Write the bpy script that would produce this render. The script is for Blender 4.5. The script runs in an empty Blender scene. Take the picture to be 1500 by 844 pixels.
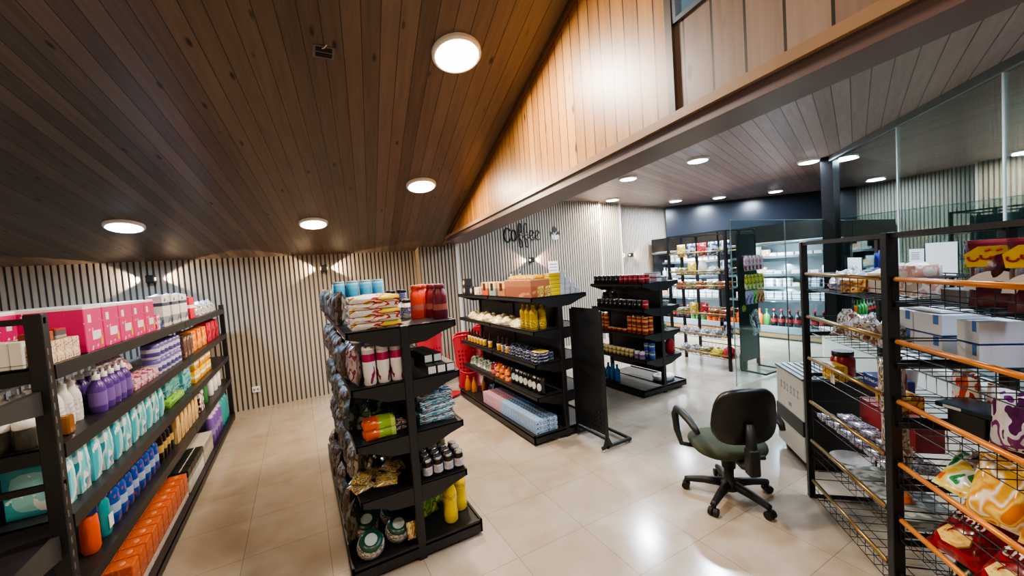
import bpy, math, random
from mathutils import Vector, Matrix, noise
PI = math.pi
SC = bpy.context.scene
COL = SC.collection
ORD = ['first','second','third','fourth','fifth','sixth','seventh','eighth','ninth','tenth','eleventh','twelfth','thirteenth','fourteenth','fifteenth','sixteenth','seventeenth','eighteenth','nineteenth','twentieth']
# ------------------------------------------------------------------ materials
MATS = {}
def _new(name):
    m = bpy.data.materials.new(name); m.use_nodes = True
    nt = m.node_tree; b = nt.nodes['Principled BSDF']
    MATS[name] = m
    return m, nt, b
def rgb(c):
    if isinstance(c, str):
        c = c.lstrip('#'); v = [int(c[i:i+2],16)/255 for i in (0,2,4)]
        return tuple((x/12.92 if x<=.04045 else ((x+.055)/1.055)**2.4) for x in v)+(1,)
    return tuple(c)+(1,) if len(c)==3 else tuple(c)
def mat(name, col, rough=.5, metal=0, emit=0, spec=.5, trans=0, alpha=1, var=.0, coat=0):
    if name in MATS: return MATS[name]
    m, nt, b = _new(name)
    b.inputs['Base Color'].default_value = rgb(col)
    b.inputs['Roughness'].default_value = rough
    b.inputs['Metallic'].default_value = metal
    b.inputs['Specular IOR Level'].default_value = spec
    if coat: b.inputs['Coat Weight'].default_value = coat
    if trans: b.inputs['Transmission Weight'].default_value = trans; b.inputs['IOR'].default_value = 1.3
    if alpha < 1: b.inputs['Alpha'].default_value = alpha
    if emit:
        b.inputs['Emission Color'].default_value = rgb(col); b.inputs['Emission Strength'].default_value = emit
    if var:
        n = nt.nodes.new('ShaderNodeTexNoise'); n.inputs['Scale'].default_value = 9; n.inputs['Detail'].default_value = 4
        h = nt.nodes.new('ShaderNodeHueSaturation'); h.inputs['Color'].default_value = rgb(col)
        mr = nt.nodes.new('ShaderNodeMapRange'); mr.inputs['To Min'].default_value = 1-var; mr.inputs['To Max'].default_value = 1+var
        tc = nt.nodes.new('ShaderNodeTexCoord')
        nt.links.new(tc.outputs['Object'], n.inputs['Vector'])
        nt.links.new(n.outputs['Fac'], mr.inputs['Value']); nt.links.new(mr.outputs['Result'], h.inputs['Value'])
        nt.links.new(h.outputs['Color'], b.inputs['Base Color'])
    return m
def printed(name, cols, scale=3.0, rough=.35, stretch=(1,1,1), emit=0, voro=False, coords='Generated', seed=0, interp='CONSTANT'):
    """package print: patches of flat colours in the package's own coordinates"""
    if name in MATS: return MATS[name]
    m, nt, b = _new(name)
    tc = nt.nodes.new('ShaderNodeTexCoord'); mp = nt.nodes.new('ShaderNodeMapping')
    mp.inputs['Scale'].default_value = stretch; mp.inputs['Location'].default_value = (seed*1.7, seed*.9, seed*2.3)
    nt.links.new(tc.outputs[coords], mp.inputs['Vector'])
    if voro:
        n = nt.nodes.new('ShaderNodeTexVoronoi'); n.inputs['Scale'].default_value = scale
        sep = nt.nodes.new('ShaderNodeSeparateColor'); nt.links.new(mp.outputs['Vector'], n.inputs['Vector'])
        nt.links.new(n.outputs['Color'], sep.inputs['Color']); fac = sep.outputs['Red']
        lo, hi = 0, 1
    else:
        n = nt.nodes.new('ShaderNodeTexNoise'); n.inputs['Scale'].default_value = scale; n.inputs['Detail'].default_value = 1.5
        nt.links.new(mp.outputs['Vector'], n.inputs['Vector']); fac = n.outputs['Fac']
        lo, hi = .3, .7
    cr = nt.nodes.new('ShaderNodeValToRGB'); cr.color_ramp.interpolation = interp
    e = cr.color_ramp.elements
    e[0].position = 0; e[0].color = rgb(cols[0]); e[1].position = lo+(hi-lo)/len(cols); e[1].color = rgb(cols[1])
    for i in range(2, len(cols)):
        x = e.new(lo+(hi-lo)*i/len(cols)); x.color = rgb(cols[i])
    nt.links.new(fac, cr.inputs['Fac']); nt.links.new(cr.outputs['Color'], b.inputs['Base Color'])
    b.inputs['Roughness'].default_value = rough
    if emit:
        nt.links.new(cr.outputs['Color'], b.inputs['Emission Color']); b.inputs['Emission Strength'].default_value = emit
    return m
def bands(name, stops, axis='Z', rough=.35, noise_cols=None):
    """label bands along one generated axis: stops = [(pos, colour), ...]"""
    if name in MATS: return MATS[name]
    m, nt, b = _new(name)
    tc = nt.nodes.new('ShaderNodeTexCoord'); sp = nt.nodes.new('ShaderNodeSeparateXYZ')
    nt.links.new(tc.outputs['Generated'], sp.inputs['Vector'])
    cr = nt.nodes.new('ShaderNodeValToRGB'); cr.color_ramp.interpolation = 'CONSTANT'
    e = cr.color_ramp.elements
    e[0].position = 0; e[0].color = rgb(stops[0][1]); e[1].position = stops[1][0]; e[1].color = rgb(stops[1][1])
    for p, c in stops[2:]:
        x = e.new(p); x.color = rgb(c)
    nt.links.new(sp.outputs[axis], cr.inputs['Fac'])
    out = cr.outputs['Color']
    if noise_cols:
        n = nt.nodes.new('ShaderNodeTexNoise'); n.inputs['Scale'].default_value = noise_cols[1]
        nt.links.new(tc.outputs['Generated'], n.inputs['Vector'])
        gt = nt.nodes.new('ShaderNodeMath'); gt.operation = 'GREATER_THAN'; gt.inputs[1].default_value = noise_cols[2]
        nt.links.new(n.outputs['Fac'], gt.inputs[0])
        mx = nt.nodes.new('ShaderNodeMix'); mx.data_type = 'RGBA'
        nt.links.new(gt.outputs[0], mx.inputs['Factor']); nt.links.new(out, mx.inputs['A']); mx.inputs['B'].default_value = rgb(noise_cols[0])
        out = mx.outputs['Result']
    nt.links.new(out, b.inputs['Base Color']); b.inputs['Roughness'].default_value = rough
    return m
def planks(name, c1, c2, groove, width, rot=0, along='X', rough=.35, knots=True, length=0, bump=.4, gw=.05):
    """boards: a groove every `width` across `along`, each board its own tone, grain, knots"""
    m, nt, b = _new(name); N = nt.nodes; L = nt.links
    tc = N.new('ShaderNodeTexCoord'); mp = N.new('ShaderNodeMapping'); mp.inputs['Rotation'].default_value = (0,0,rot)
    L.new(tc.outputs['Object'], mp.inputs['Vector'])
    sp = N.new('ShaderNodeSeparateXYZ'); L.new(mp.outputs['Vector'], sp.inputs['Vector'])
    d = N.new('ShaderNodeMath'); d.operation='DIVIDE'; d.inputs[1].default_value = width; L.new(sp.outputs[along], d.inputs[0])
    fl = N.new('ShaderNodeMath'); fl.operation='FLOOR'; L.new(d.outputs[0], fl.inputs[0])
    fr = N.new('ShaderNodeMath'); fr.operation='FRACT'; L.new(d.outputs[0], fr.inputs[0])
    wn = N.new('ShaderNodeTexWhiteNoise'); wn.noise_dimensions='1D'; L.new(fl.outputs[0], wn.inputs['W'])
    # grain
    cmb = N.new('ShaderNodeMapping'); L.new(mp.outputs['Vector'], cmb.inputs['Vector'])
    s = [3,3,3]; s['XYZ'.index(along)] = 45
    cmb.inputs['Scale'].default_value = s
    gn = N.new('ShaderNodeTexNoise'); gn.noise_dimensions='4D'; gn.inputs['Scale'].default_value = 1; gn.inputs['Detail'].default_value = 5
    wm = N.new('ShaderNodeMath'); wm.operation='MULTIPLY'; wm.inputs[1].default_value=40; L.new(wn.outputs['Value'], wm.inputs[0]); L.new(wm.outputs[0], gn.inputs['W'])
    L.new(cmb.outputs['Vector'], gn.inputs['Vector'])
    ad = N.new('ShaderNodeMath'); ad.operation='ADD'; L.new(gn.outputs['Fac'], ad.inputs[0])
    hv = N.new('ShaderNodeMath'); hv.operation='MULTIPLY'; hv.inputs[1].default_value=.55; L.new(wn.outputs['Value'], hv.inputs[0]); L.new(hv.outputs[0], ad.inputs[1])
    mr = N.new('ShaderNodeMapRange'); mr.inputs['From Min'].default_value=.35; mr.inputs['From Max'].default_value=1.15; L.new(ad.outputs[0], mr.inputs['Value'])
    mx = N.new('ShaderNodeMix'); mx.data_type='RGBA'; mx.inputs['A'].default_value=rgb(c1); mx.inputs['B'].default_value=rgb(c2); L.new(mr.outputs['Result'], mx.inputs['Factor'])
    col = mx.outputs['Result']
    if knots:
        vo = N.new('ShaderNodeTexVoronoi'); vo.inputs['Scale'].default_value = 5.5
        ks = N.new('ShaderNodeMapping'); s2=[.55,.55,.55]; s2['XYZ'.index(along)]=1.6; ks.inputs['Scale'].default_value=s2
        L.new(mp.outputs['Vector'], ks.inputs['Vector']); L.new(ks.outputs['Vector'], vo.inputs['Vector'])
        kr = N.new('ShaderNodeMapRange'); kr.inputs['From Min'].default_value=.06; kr.inputs['From Max'].default_value=.13
        L.new(vo.outputs['Distance'], kr.inputs['Value'])
        mk = N.new('ShaderNodeMix'); mk.data_type='RGBA'; mk.inputs['A'].default_value=rgb(groove)
        L.new(kr.outputs['Result'], mk.inputs['Factor']); L.new(col, mk.inputs['B']); col = mk.outputs['Result']
    lt = N.new('ShaderNodeMath'); lt.operation='LESS_THAN'; lt.inputs[1].default_value=gw; L.new(fr.outputs[0], lt.inputs[0])
    mg = N.new('ShaderNodeMix'); mg.data_type='RGBA'; mg.inputs['B'].default_value=rgb(groove); L.new(lt.outputs[0], mg.inputs['Factor']); L.new(col, mg.inputs['A'])
    L.new(mg.outputs['Result'], b.inputs['Base Color']); b.inputs['Roughness'].default_value = rough
    bp = N.new('ShaderNodeBump'); bp.inputs['Strength'].default_value=bump; bp.inputs['Distance'].default_value=.01; bp.invert=True
    L.new(lt.outputs[0], bp.inputs['Height']); L.new(bp.outputs['Normal'], b.inputs['Normal'])
    return m
# ------------------------------------------------------------------ mesh building
class MB:
    def __init__(s): s.v=[]; s.f=[]; s.m=[]; s.sm=[]
    def add(s, vs, fs, mi=0, smooth=False):
        o=len(s.v); s.v += [tuple(v) for v in vs]
        for f in fs: s.f.append(tuple(i+o for i in f)); s.m.append(mi); s.sm.append(smooth)
        return s
    def box(s, x0,x1,y0,y1,z0,z1, mi=0):
        vs=[(x,y,z) for z in (z0,z1) for x,y in ((x0,y0),(x1,y0),(x1,y1),(x0,y1))]
        return s.add(vs,[(3,2,1,0),(4,5,6,7),(0,1,5,4),(1,2,6,5),(2,3,7,6),(3,0,4,7)],mi)
    def bbox(s, x0,x1,y0,y1,z0,z1, b=.004, mi=0):
        """box with chamfered edges"""
        xs=(x0,x0+b,x1-b,x1); ys=(y0,y0+b,y1-b,y1); zs=(z0,z0+b,z1-b,z1); idx={}; vs=[]
        def V(i,j,k):
            if (i,j,k) not in idx: idx[(i,j,k)]=len(vs); vs.append((xs[i],ys[j],zs[k]))
            return idx[(i,j,k)]
        fs=[]
        for k in (0,3):
            q=[V(1,1,k),V(2,1,k),V(2,2,k),V(1,2,k)]; fs.append(q if k else q[::-1])
        for j in (0,3):
            q=[V(1,j,1),V(2,j,1),V(2,j,2),V(1,j,2)]; fs.append(q if not j else q[::-1])
        for i in (0,3):
            q=[V(i,1,1),V(i,2,1),V(i,2,2),V(i,1,2)]; fs.append(q if i else q[::-1])
        for a in (1,2):
            e=0 if a==1 else 3
            for c in (1,2):
                g=0 if c==1 else 3
                fs.append([V(1,e,c),V(2,e,c),V(2,a,g),V(1,a,g)])
                fs.append([V(e,1,c),V(e,2,c),V(a,2,g),V(a,1,g)])
                fs.append([V(e,c,1),V(e,c,2),V(a,g,2),V(a,g,1)])
        for i in (0,3):
            for j in (0,3):
                for k in (0,3):
                    ii=1 if i==0 else 2; jj=1 if j==0 else 2; kk=1 if k==0 else 2
                    fs.append([V(i,jj,kk),V(ii,j,kk),V(ii,jj,k)])
        return s.add(vs,fs,mi)
    def prism(s, prof, a, b, axis='Y', mi=0):
        """extrude a 2-D profile between a and b along axis (profile in the other two axes, in order)"""
        n=len(prof)
        def P(p,t): return {'Y':(p[0],t,p[1]),'X':(t,p[0],p[1]),'Z':(p[0],p[1],t)}[axis]
        vs=[P(p,a) for p in prof]+[P(p,b) for p in prof]
        fs=[(i,(i+1)%n,(i+1)%n+n,i+n) for i in range(n)]+[tuple(range(n))[::-1],tuple(range(n,2*n))]
        return s.add(vs,fs,mi)
    def lathe(s, prof, c=(0,0,0), n=16, mi=0, sx=1, sy=1, smooth=True):
        vs=[];fs=[]
        for r,z in prof:
            for k in range(n):
                a=2*PI*k/n; vs.append((c[0]+r*sx*math.cos(a),c[1]+r*sy*math.sin(a),c[2]+z))
        for i in range(len(prof)-1):
            for k in range(n):
                fs.append((i*n+k,i*n+(k+1)%n,(i+1)*n+(k+1)%n,(i+1)*n+k))
        s.add(vs,fs,mi,smooth)
        s.add(vs[:n],[tuple(range(n))[::-1]],mi); s.add(vs[-n:],[tuple(range(n))],mi)
        return s
    def tube(s, pts, r, n=6, mi=0, closed=False, cap=True):
        pts=[Vector(p) for p in pts]; N=len(pts); vs=[];fs=[]; up=None
        for i,p in enumerate(pts):
            if closed: t=(pts[(i+1)%N]-pts[i-1])
            else: t=pts[min(i+1,N-1)]-pts[max(i-1,0)]
            t.normalize()
            if up is None:
                up=Vector((0,0,1)) if abs(t.z)<.9 else Vector((1,0,0))
            x=t.cross(up)
            if x.length<1e-6: x=t.cross(Vector((0,1,0)))
            x.normalize(); y=x.cross(t).normalized(); up=y
            rr=r[i] if isinstance(r,(list,tuple)) else r
            for k in range(n):
                a=2*PI*k/n; vs.append(p+(x*math.cos(a)+y*math.sin(a))*rr)
        for i in range(N if closed else N-1):
            j=(i+1)%N
            for k in range(n): fs.append((i*n+k,i*n+(k+1)%n,j*n+(k+1)%n,j*n+k))
        if not closed and cap:
            fs.append(tuple(range(n))[::-1]); fs.append(tuple(range((N-1)*n,N*n)))
        return s.add(vs,fs,mi,n>6)
    def bar(s,a,b,w,h=None,mi=0):
        """rectangular bar from a to b"""
        a=Vector(a);b=Vector(b);h=h or w;t=(b-a).normalized()
        up=Vector((0,0,1)) if abs(t.z)<.9 else Vector((0,1,0))
        x=t.cross(up).normalized();y=x.cross(t)
        vs=[p+x*sx*w/2+y*sy*h/2 for p in (a,b) for sx,sy in ((-1,-1),(1,-1),(1,1),(-1,1))]
        return s.add(vs,[(0,1,2,3)[::-1],(4,5,6,7),(0,1,5,4),(1,2,6,5),(2,3,7,6),(3,0,4,7)],mi)
    def quad(s,a,b,c,d,mi=0): return s.add([a,b,c,d],[(0,1,2,3)],mi)
    def grid(s, fn, nu, nv, mi=0, smooth=True, mif=None):
        vs=[fn(i/nu,j/nv) for j in range(nv+1) for i in range(nu+1)]
        o=len(s.v); s.v+= [tuple(v) for v in vs]
        for j in range(nv):
            for i in range(nu):
                a=j*(nu+1)+i+o; s.f.append((a,a+1,a+nu+2,a+nu+1)); s.m.append(mif((i+.5)/nu,(j+.5)/nv) if mif else mi); s.sm.append(smooth)
        return s
    def mesh(s,name,mats,weld=False):
        me=bpy.data.meshes.new(name); me.from_pydata(s.v,[],s.f)
        for m in (mats if isinstance(mats,(list,tuple)) else [mats]): me.materials.append(m)
        me.polygons.foreach_set('material_index',s.m); me.polygons.foreach_set('use_smooth',s.sm)
        me.update(); return me
    def build(s,name,mats,parent=None,loc=(0,0,0),rot=(0,0,0)):
        o=bpy.data.objects.new(name,s.mesh(name,mats)); COL.objects.link(o)
        o.location=loc; o.rotation_euler=rot
        if parent: o.parent=parent
        return o
def tag(o,label,cat,group=None,kind=None):
    o['label']=label; o['category']=cat
    if group: o['group']=group
    if kind: o['kind']=kind
    return o
def thing(name,label,cat,loc=(0,0,0),rz=0,group=None):
    o=bpy.data.objects.new(name,None); COL.objects.link(o); o.empty_display_size=.05
    o.location=loc; o.rotation_euler=(0,0,rz); return tag(o,label,cat,group)
def struct(o): o['kind']='structure'; return o
def dup(root,loc,rot,label,group=None,scale=1):
    r=root.copy(); COL.objects.link(r); r.location=loc; r.rotation_euler=rot; r.scale=(scale,)*3 if not isinstance(scale,tuple) else scale
    r['label']=label
    if group: r['group']=group
    elif 'group' in r: del r['group']
    for ch in root.children:
        c=ch.copy(); COL.objects.link(c); c.parent=r
        for g in ch.children:
            d=g.copy(); COL.objects.link(d); d.parent=c
    return r
class Kind:
    """one kind of goods: parts built once, every later one a copy sharing its mesh data"""
    def __init__(s,name,cat,body,bm,parts=()): s.name=name;s.cat=cat;s.me=body.mesh(name,bm);s.parts=[(n,b.mesh(n,m)) for n,b,m in parts]; s.first=None
    def put(s,x,y,z,label,group=None,rz=0,rx=0,ry=0,sc=1):
        if s.first: return dup(s.first,(x,y,z),(rx,ry,rz),label,group,sc)
        o=bpy.data.objects.new(s.name,s.me); COL.objects.link(o); tag(o,label,s.cat,group)
        o.location=(x,y,z);o.rotation_euler=(rx,ry,rz);o.scale=(sc,)*3 if not isinstance(sc,tuple) else sc
        for n,me in s.parts:
            c=bpy.data.objects.new(n,me); COL.objects.link(c); c.parent=o
        s.first=o; return o
# shapes of goods -----------------------------------------------------------
def carton(w,d,h,b=.003): return MB().bbox(-w/2,w/2,-d/2,d/2,0,h,b)
def pouch(w,h,t,seed=1,n=10,gus=.8,flat=.15):
    """filled film bag standing on its lower seal: puffed middle, crimped ends, creases; front is -Y"""
    rnd=random.Random(seed); o=(rnd.random()*9,rnd.random()*9,rnd.random()*9)
    b=MB()
    def prof(u,v):
        a=max(0,1-abs(2*u-1)**2.6); c=max(0,1-abs(2*v-1)**3.2)
        return (a**.6)*(c**.6)
    for sgn in (-1,1):
        def fn(u,v,sgn=sgn):
            p=prof(u,v); q=noise.noise(Vector((u*4+o[0],v*4+o[1],sgn+o[2])))
            x=(u-.5)*w*(1-.06*math.sin(PI*v)); z=v*h
            return (x+.03*w*q*p, sgn*(t/2*p*(1+.35*q)+.0008), z)
        if sgn<0: b.grid(fn,n,n)
        else: b.grid(lambda u,v:fn(1-u,v),n,n)
    return b
def brick(w,d,h,seed=1,puff=.012,n=6):
    """soft rectangular pack (nappies, tissue, sachets): box with swollen faces"""
    rnd=random.Random(seed); o=rnd.random()*20; b=MB(); w-=2.1*puff; d-=2.3*puff; h-=1.1*puff
    def face(fn): b.grid(fn,n,n)
    def sw(u,v): return puff*math.sin(PI*u)*math.sin(PI*v)*(1+.6*noise.noise(Vector((u*3+o,v*3,o))))
    face(lambda u,v:(-w/2+u*w,-d/2-sw(u,v),v*h)); face(lambda u,v:(w/2-u*w,d/2+sw(u,v),v*h))
    face(lambda u,v:(w/2+sw(u,v),-d/2+u*d,v*h)); face(lambda u,v:(-w/2-sw(u,v),d/2-u*d,v*h))
    face(lambda u,v:(-w/2+u*w,-d/2+v*d,h+sw(u,v))); face(lambda u,v:(-w/2+u*w,d/2-v*d,0))
    return b
def lump(w,d,h,seed=1,n=12,rough=.3):
    """soft crumpled heap, flat underneath"""
    rnd=random.Random(seed); o=Vector((rnd.random()*9,rnd.random()*9,rnd.random()*9)); b=MB()
    def fn(u,v):
        a=2*PI*u; e=PI/2*v
        q=Vector((math.cos(a)*math.cos(e),math.sin(a)*math.cos(e),math.sin(e)))
        k=1+rough*noise.noise(q*2.2+o)+rough*.5*noise.noise(q*5+o)
        return (q.x*w/2*k,q.y*d/2*k,max(0,q.z*h*k))
    b.grid(fn,n*2,n)
    for ax,sz in ((0,w),(1,d)):
        mx=max(v[ax] for v in b.v); mn=min(v[ax] for v in b.v)
        b.v=[tuple((v[a]-(mx+mn)/2)*sz/(mx-mn) if a==ax else v[a] for a in range(3)) for v in b.v]
    mz=max(v[2] for v in b.v); b.v=[(v[0],v[1],v[2]*h/mz) for v in b.v]
    return b
def bottle(r,h,neck=.35,sh=.75,n=14,sx=1,sy=1):
    return MB().lathe([(r*.9,0),(r,.02*h),(r,sh*h),(r*.75,(sh+.08)*h),(r*neck,(sh+.15)*h),(r*neck,h)],n=n,sx=sx,sy=sy)
def cyl(r,h,z=0,n=14,b=.003,sx=1,sy=1): return MB().lathe([(r-b,z),(r,z+b),(r,z+h-b),(r-b,z+h)],n=n,sx=sx,sy=sy)
def text_mesh(txt,size,depth=.0008):
    cu=bpy.data.curves.new('text','FONT'); cu.body=txt; cu.size=size; cu.extrude=depth; cu.align_x='CENTER'; cu.align_y='CENTER'
    o=bpy.data.objects.new('text',cu); COL.objects.link(o)
    bpy.context.view_layer.update()
    me=bpy.data.meshes.new_from_object(o.evaluated_get(bpy.context.evaluated_depsgraph_get()))
    bpy.data.objects.remove(o); bpy.data.curves.remove(cu)
    return me
# ------------------------------------------------------------------ camera
def cam():
    f,pi_,ro,ya=574.26,.047375,-.0703386,.49957
    cy,sy,cp,sp,cr,sr=math.cos(ya),math.sin(ya),math.cos(pi_),math.sin(pi_),math.cos(ro),math.sin(ro)
    fw=Vector((sy*cp,cy*cp,-sp)); r=Vector((cy,-sy,0)); u=r.cross(fw)
    r2=cr*r+sr*u; u2=-sr*r+cr*u
    c=bpy.data.cameras.new('camera'); o=bpy.data.objects.new('camera',c); COL.objects.link(o)
    M=Matrix((r2,u2,-fw)).transposed().to_4x4(); M.translation=(0,0,1.6); o.matrix_world=M
    c.sensor_width=36; c.lens=f/1500*36; c.clip_start=.02
    SC.camera=o
cam()
SC.view_settings.view_transform='AgX'
SC.view_settings.look='AgX - Medium High Contrast'
SC.view_settings.exposure=.12
w=bpy.data.worlds.new('night'); SC.world=w; w.use_nodes=True
w.node_tree.nodes['Background'].inputs['Color'].default_value=(.05,.07,.1,1); w.node_tree.nodes['Background'].inputs['Strength'].default_value=.5
# ------------------------------------------------------------------ shared materials
BLACK=mat('black_steel','#1d1d20',.42,.0,var=.08); DARK=mat('dark_panel','#131316',.5); CHROME=mat('steel','#b8babd',.25,1)
WHITEPL=mat('white_plastic','#e9e9e6',.4); RUB=mat('black_rubber','#121213',.6)
SLAT=mat('slat_face','#aaa294',.55,var=.06); GROOVE=mat('slat_groove','#57504a',.8); TAN=mat('slat_return','#8d7a62',.6); WTRIM=mat('white_trim','#e4e2dc',.5)
WOODC=planks('ceiling_boards','#4d4036','#705f52','#211914',.098,rot=math.radians(8),along='X',rough=.36,gw=.05)
WOODP=planks('lamp_warmed_boards','#8a5a2a','#ba8848','#2b1808',.095,along='X',rough=.42,gw=.085)  # orange glow of the lamps is put into the board colour
WOODG=planks('unwarmed_boards','#6d5a4e','#8f7b6e','#2a2019',.125,along='X',rough=.4,gw=.075)  # same boarded wall past the warm lamp glow, painted paler
WOODR=planks('right_ceiling_boards','#84706a','#a48f88','#4a3c38',.12,rot=math.radians(-20),along='Y',rough=.38,knots=False,gw=.06)
WOODB=mat('beam_wood','#5b4a46',.4,var=.15)
def tiles():
    m,nt,b=_new('floor_tiles');N=nt.nodes;L=nt.links
    tc=N.new('ShaderNodeTexCoord'); mp=N.new('ShaderNodeMapping'); mp.inputs['Location'].default_value=(-.04,-.06,0); L.new(tc.outputs['Object'],mp.inputs['Vector'])
    br=N.new('ShaderNodeTexBrick'); br.offset=0; br.squash=1
    for k,v in (('Scale',1),('Mortar Size',.002),('Mortar Smooth',.1),('Brick Width',.455),('Row Height',.455),('Bias',0)): br.inputs[k].default_value=v
    br.inputs['Color1'].default_value=rgb('#b3a99b'); br.inputs['Color2'].default_value=rgb('#aba192'); br.inputs['Mortar'].default_value=rgb('#8a8074')
    L.new(mp.outputs['Vector'],br.inputs['Vector'])
    n=N.new('ShaderNodeTexNoise'); n.inputs['Scale'].default_value=2.4; n.inputs['Detail'].default_value=7; n.inputs['Distortion'].default_value=1.2; L.new(mp.outputs['Vector'],n.inputs['Vector'])
    cr=N.new('ShaderNodeValToRGB'); cr.color_ramp.elements[0].position=.3; cr.color_ramp.elements[0].color=rgb('#e2d6c8'); cr.color_ramp.elements[1].position=.7; cr.color_ramp.elements[1].color=(1.0,1.0,1.0,1)
    L.new(n.outputs['Fac'],cr.inputs['Fac'])
    mx=N.new('ShaderNodeMix'); mx.data_type='RGBA'; mx.blend_type='MULTIPLY'; mx.inputs['Factor'].default_value=.8
    L.new(br.outputs['Color'],mx.inputs['A']); L.new(cr.outputs['Color'],mx.inputs['B']); L.new(mx.outputs['Result'],b.inputs['Base Color'])
    rr=N.new('ShaderNodeMapRange'); rr.inputs['To Min'].default_value=.1; rr.inputs['To Max'].default_value=.24; L.new(n.outputs['Fac'],rr.inputs['Value']); L.new(rr.outputs['Result'],b.inputs['Roughness'])
    return m
def glassy(name,refl,tint):
    m=bpy.data.materials.new(name); m.use_nodes=True; nt=m.node_tree; nt.nodes.clear()
    o=nt.nodes.new('ShaderNodeOutputMaterial'); t=nt.nodes.new('ShaderNodeBsdfTransparent'); g=nt.nodes.new('ShaderNodeBsdfGlossy'); x=nt.nodes.new('ShaderNodeMixShader')
    t.inputs['Color'].default_value=rgb(tint); g.inputs['Roughness'].default_value=.015; g.inputs['Color'].default_value=(.86,.95,.93,1); x.inputs['Fac'].default_value=refl
    nt.links.new(t.outputs[0],x.inputs[1]); nt.links.new(g.outputs[0],x.inputs[2]); nt.links.new(x.outputs[0],o.inputs[0]); return m
GLASS=glassy('shop_glass',.30,'#a9b9b7'); GLASS2=glassy('clear_glass',.07,'#e9f3f2')
# ------------------------------------------------------------------ the room shell
SL=.237; CZ=2.88
def cz(y): return 2.0+SL*(6.18-y)
PLX=lambda y:1.37+.144*(y-1.07)          # plan line of the boarded wall above the beam
SFX=lambda y:1.39+.19*(y-.3)             # far edge of the beam underside
struct(MB().box(-3.3,12,-1.7,8,-.06,0).build('floor',tiles()))
struct(MB().add([(-3.3,6.22,cz(6.22)),(-3.3,-1.7,cz(-1.7)),(PLX(-1.7)+.01,-1.7,cz(-1.7)),(PLX(6.22)+.01,6.22,cz(6.22)),
  (-3.3,6.22,cz(6.22)+.05),(-3.3,-1.7,cz(-1.7)+.05),(PLX(-1.7)+.01,-1.7,cz(-1.7)+.05),(PLX(6.22)+.01,6.22,cz(6.22)+.05)],
  [(0,1,2,3),(7,6,5,4),(0,3,7,4),(1,5,6,2),(0,4,5,1),(2,6,7,3)]).build('ceiling_sloped',WOODC))
struct(MB().prism([(1.0,-1.7),(2.25,-1.7),(6.85,2.68),(11.4,2.68),(11.4,3.6),(8.2,6.8),(2.4,6.8)],CZ,CZ+.05,'Z').build('ceiling',WOODR))
def slat_wall(name,p0,p1,z0,z1,pitch=.056,face=.035,dep=.014,th=.06,mats=None):
    p0=Vector(p0);p1=Vector(p1);Lg=(p1-p0).length; b=MB().box(0,Lg,0,th,z0,z1,1)
    n=int(Lg/pitch)
    for i in range(n): x=(i+.5)*Lg/n; b.box(x-face/2,x+face/2,-dep,.001,z0,z1,0)
    a=math.atan2(p1.y-p0.y,p1.x-p0.x)
    return struct(b.build(name,mats or [SLAT,GROOVE],None,(p0.x,p0.y,0),(0,0,a)))
slat_wall('wall_far',(-3.3,6.19),(1.68,6.19),0,2.0)
struct(MB().box(1.675,1.69,5.99,6.25,0,2.1).build('trim_1',TAN))
slat_wall('wall_column',(1.69,6.02),(2.28,6.02),0,2.12,th=.38)
struct(MB().box(2.28,2.325,5.985,6.4,0,2.12).build('trim_2',WTRIM))
slat_wall('wall_coffee',(2.32,6.33),(5.62,6.33),0,CZ)
struct(MB().box(5.62,5.66,6.3,6.5,0,CZ).build('trim_3',WTRIM))
slat_wall('wall_pilaster',(5.66,6.44),(6.32,6.44),0,CZ)
struct(MB().box(6.32,6.35,6.42,6.7,0,CZ).build('trim_4',WTRIM))
slat_wall('wall_far_right',(6.35,6.62),(8.25,6.8),0,CZ)
NAVY=mat('dark_wall_paint','#22272f',.28,var=.1)
def flatwall(name,p0,p1,z0,z1,m,th=.06):
    p0=Vector(p0);p1=Vector(p1);a=math.atan2(p1.y-p0.y,p1.x-p0.x)
    return struct(MB().box(0,(p1-p0).length,0,th,z0,z1).build(name,m,None,(p0.x,p0.y,0),(0,0,a)))
flatwall('wall_black',(8.15,6.72),(11.4,3.5),0,CZ,NAVY)
flatwall('wall_end',(11.4,3.5),(11.4,2.74),0,CZ,NAVY); flatwall('wall_side',(11.4,2.7),(6.9,2.7),0,CZ,NAVY)
PLAST=mat('plaster','#b9b2a6',.7,var=.05)
flatwall('wall_left',(-3.3,-1.7),(-3.3,6.2),0,4.0,PLAST); flatwall('wall_back',(2.25,-1.7),(-3.3,-1.7),0,4.0,PLAST)
# boarded wall above the beam: local x runs from the far end towards the camera
pa=math.atan2(-1,-.144); k=math.hypot(1,.144)
def PL(x,y=0): return (PLX(5.95)-x*.144/k, 5.95-x/k)
def pz(x): return cz(5.95-x/k)
def boarded(name,x0,x1,z0f,m,z1f=None):
    z1f=z1f or (lambda x:pz(x)+.03)
    b=MB(); P=[(x0,z0f(x0)),(x1,z0f(x1)),(x1,z1f(x1)),(x0,z1f(x0))]
    b.prism(P,0,.05,'Y'); o=b.build(name,m,None,(PLX(5.95),5.95,0),(0,0,pa)); return struct(o)
LZ=2.13; XS=4.925; W0,W1=4.962,5.17; WB,WT=2.5,2.74
zl=lambda x:LZ; zw=lambda x:WB
boarded('wall_boarded',-.05,XS,zl,WOODP)
struct(MB().box(XS,XS+.035,-.015,.05,LZ,pz(XS)+.03).build('trim_5',mat('seam_strip','#4c4440',.4),None,(PLX(5.95),5.95,0),(0,0,pa)))
boarded('wall_boarded_near',XS+.035,W1,zl,WOODG,zw); boarded('wall_boarded_end',W1,7.7,zl,WOODG)
boarded('wall_boarded_top',XS+.035,W1,lambda x:WT,WOODG)
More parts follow.
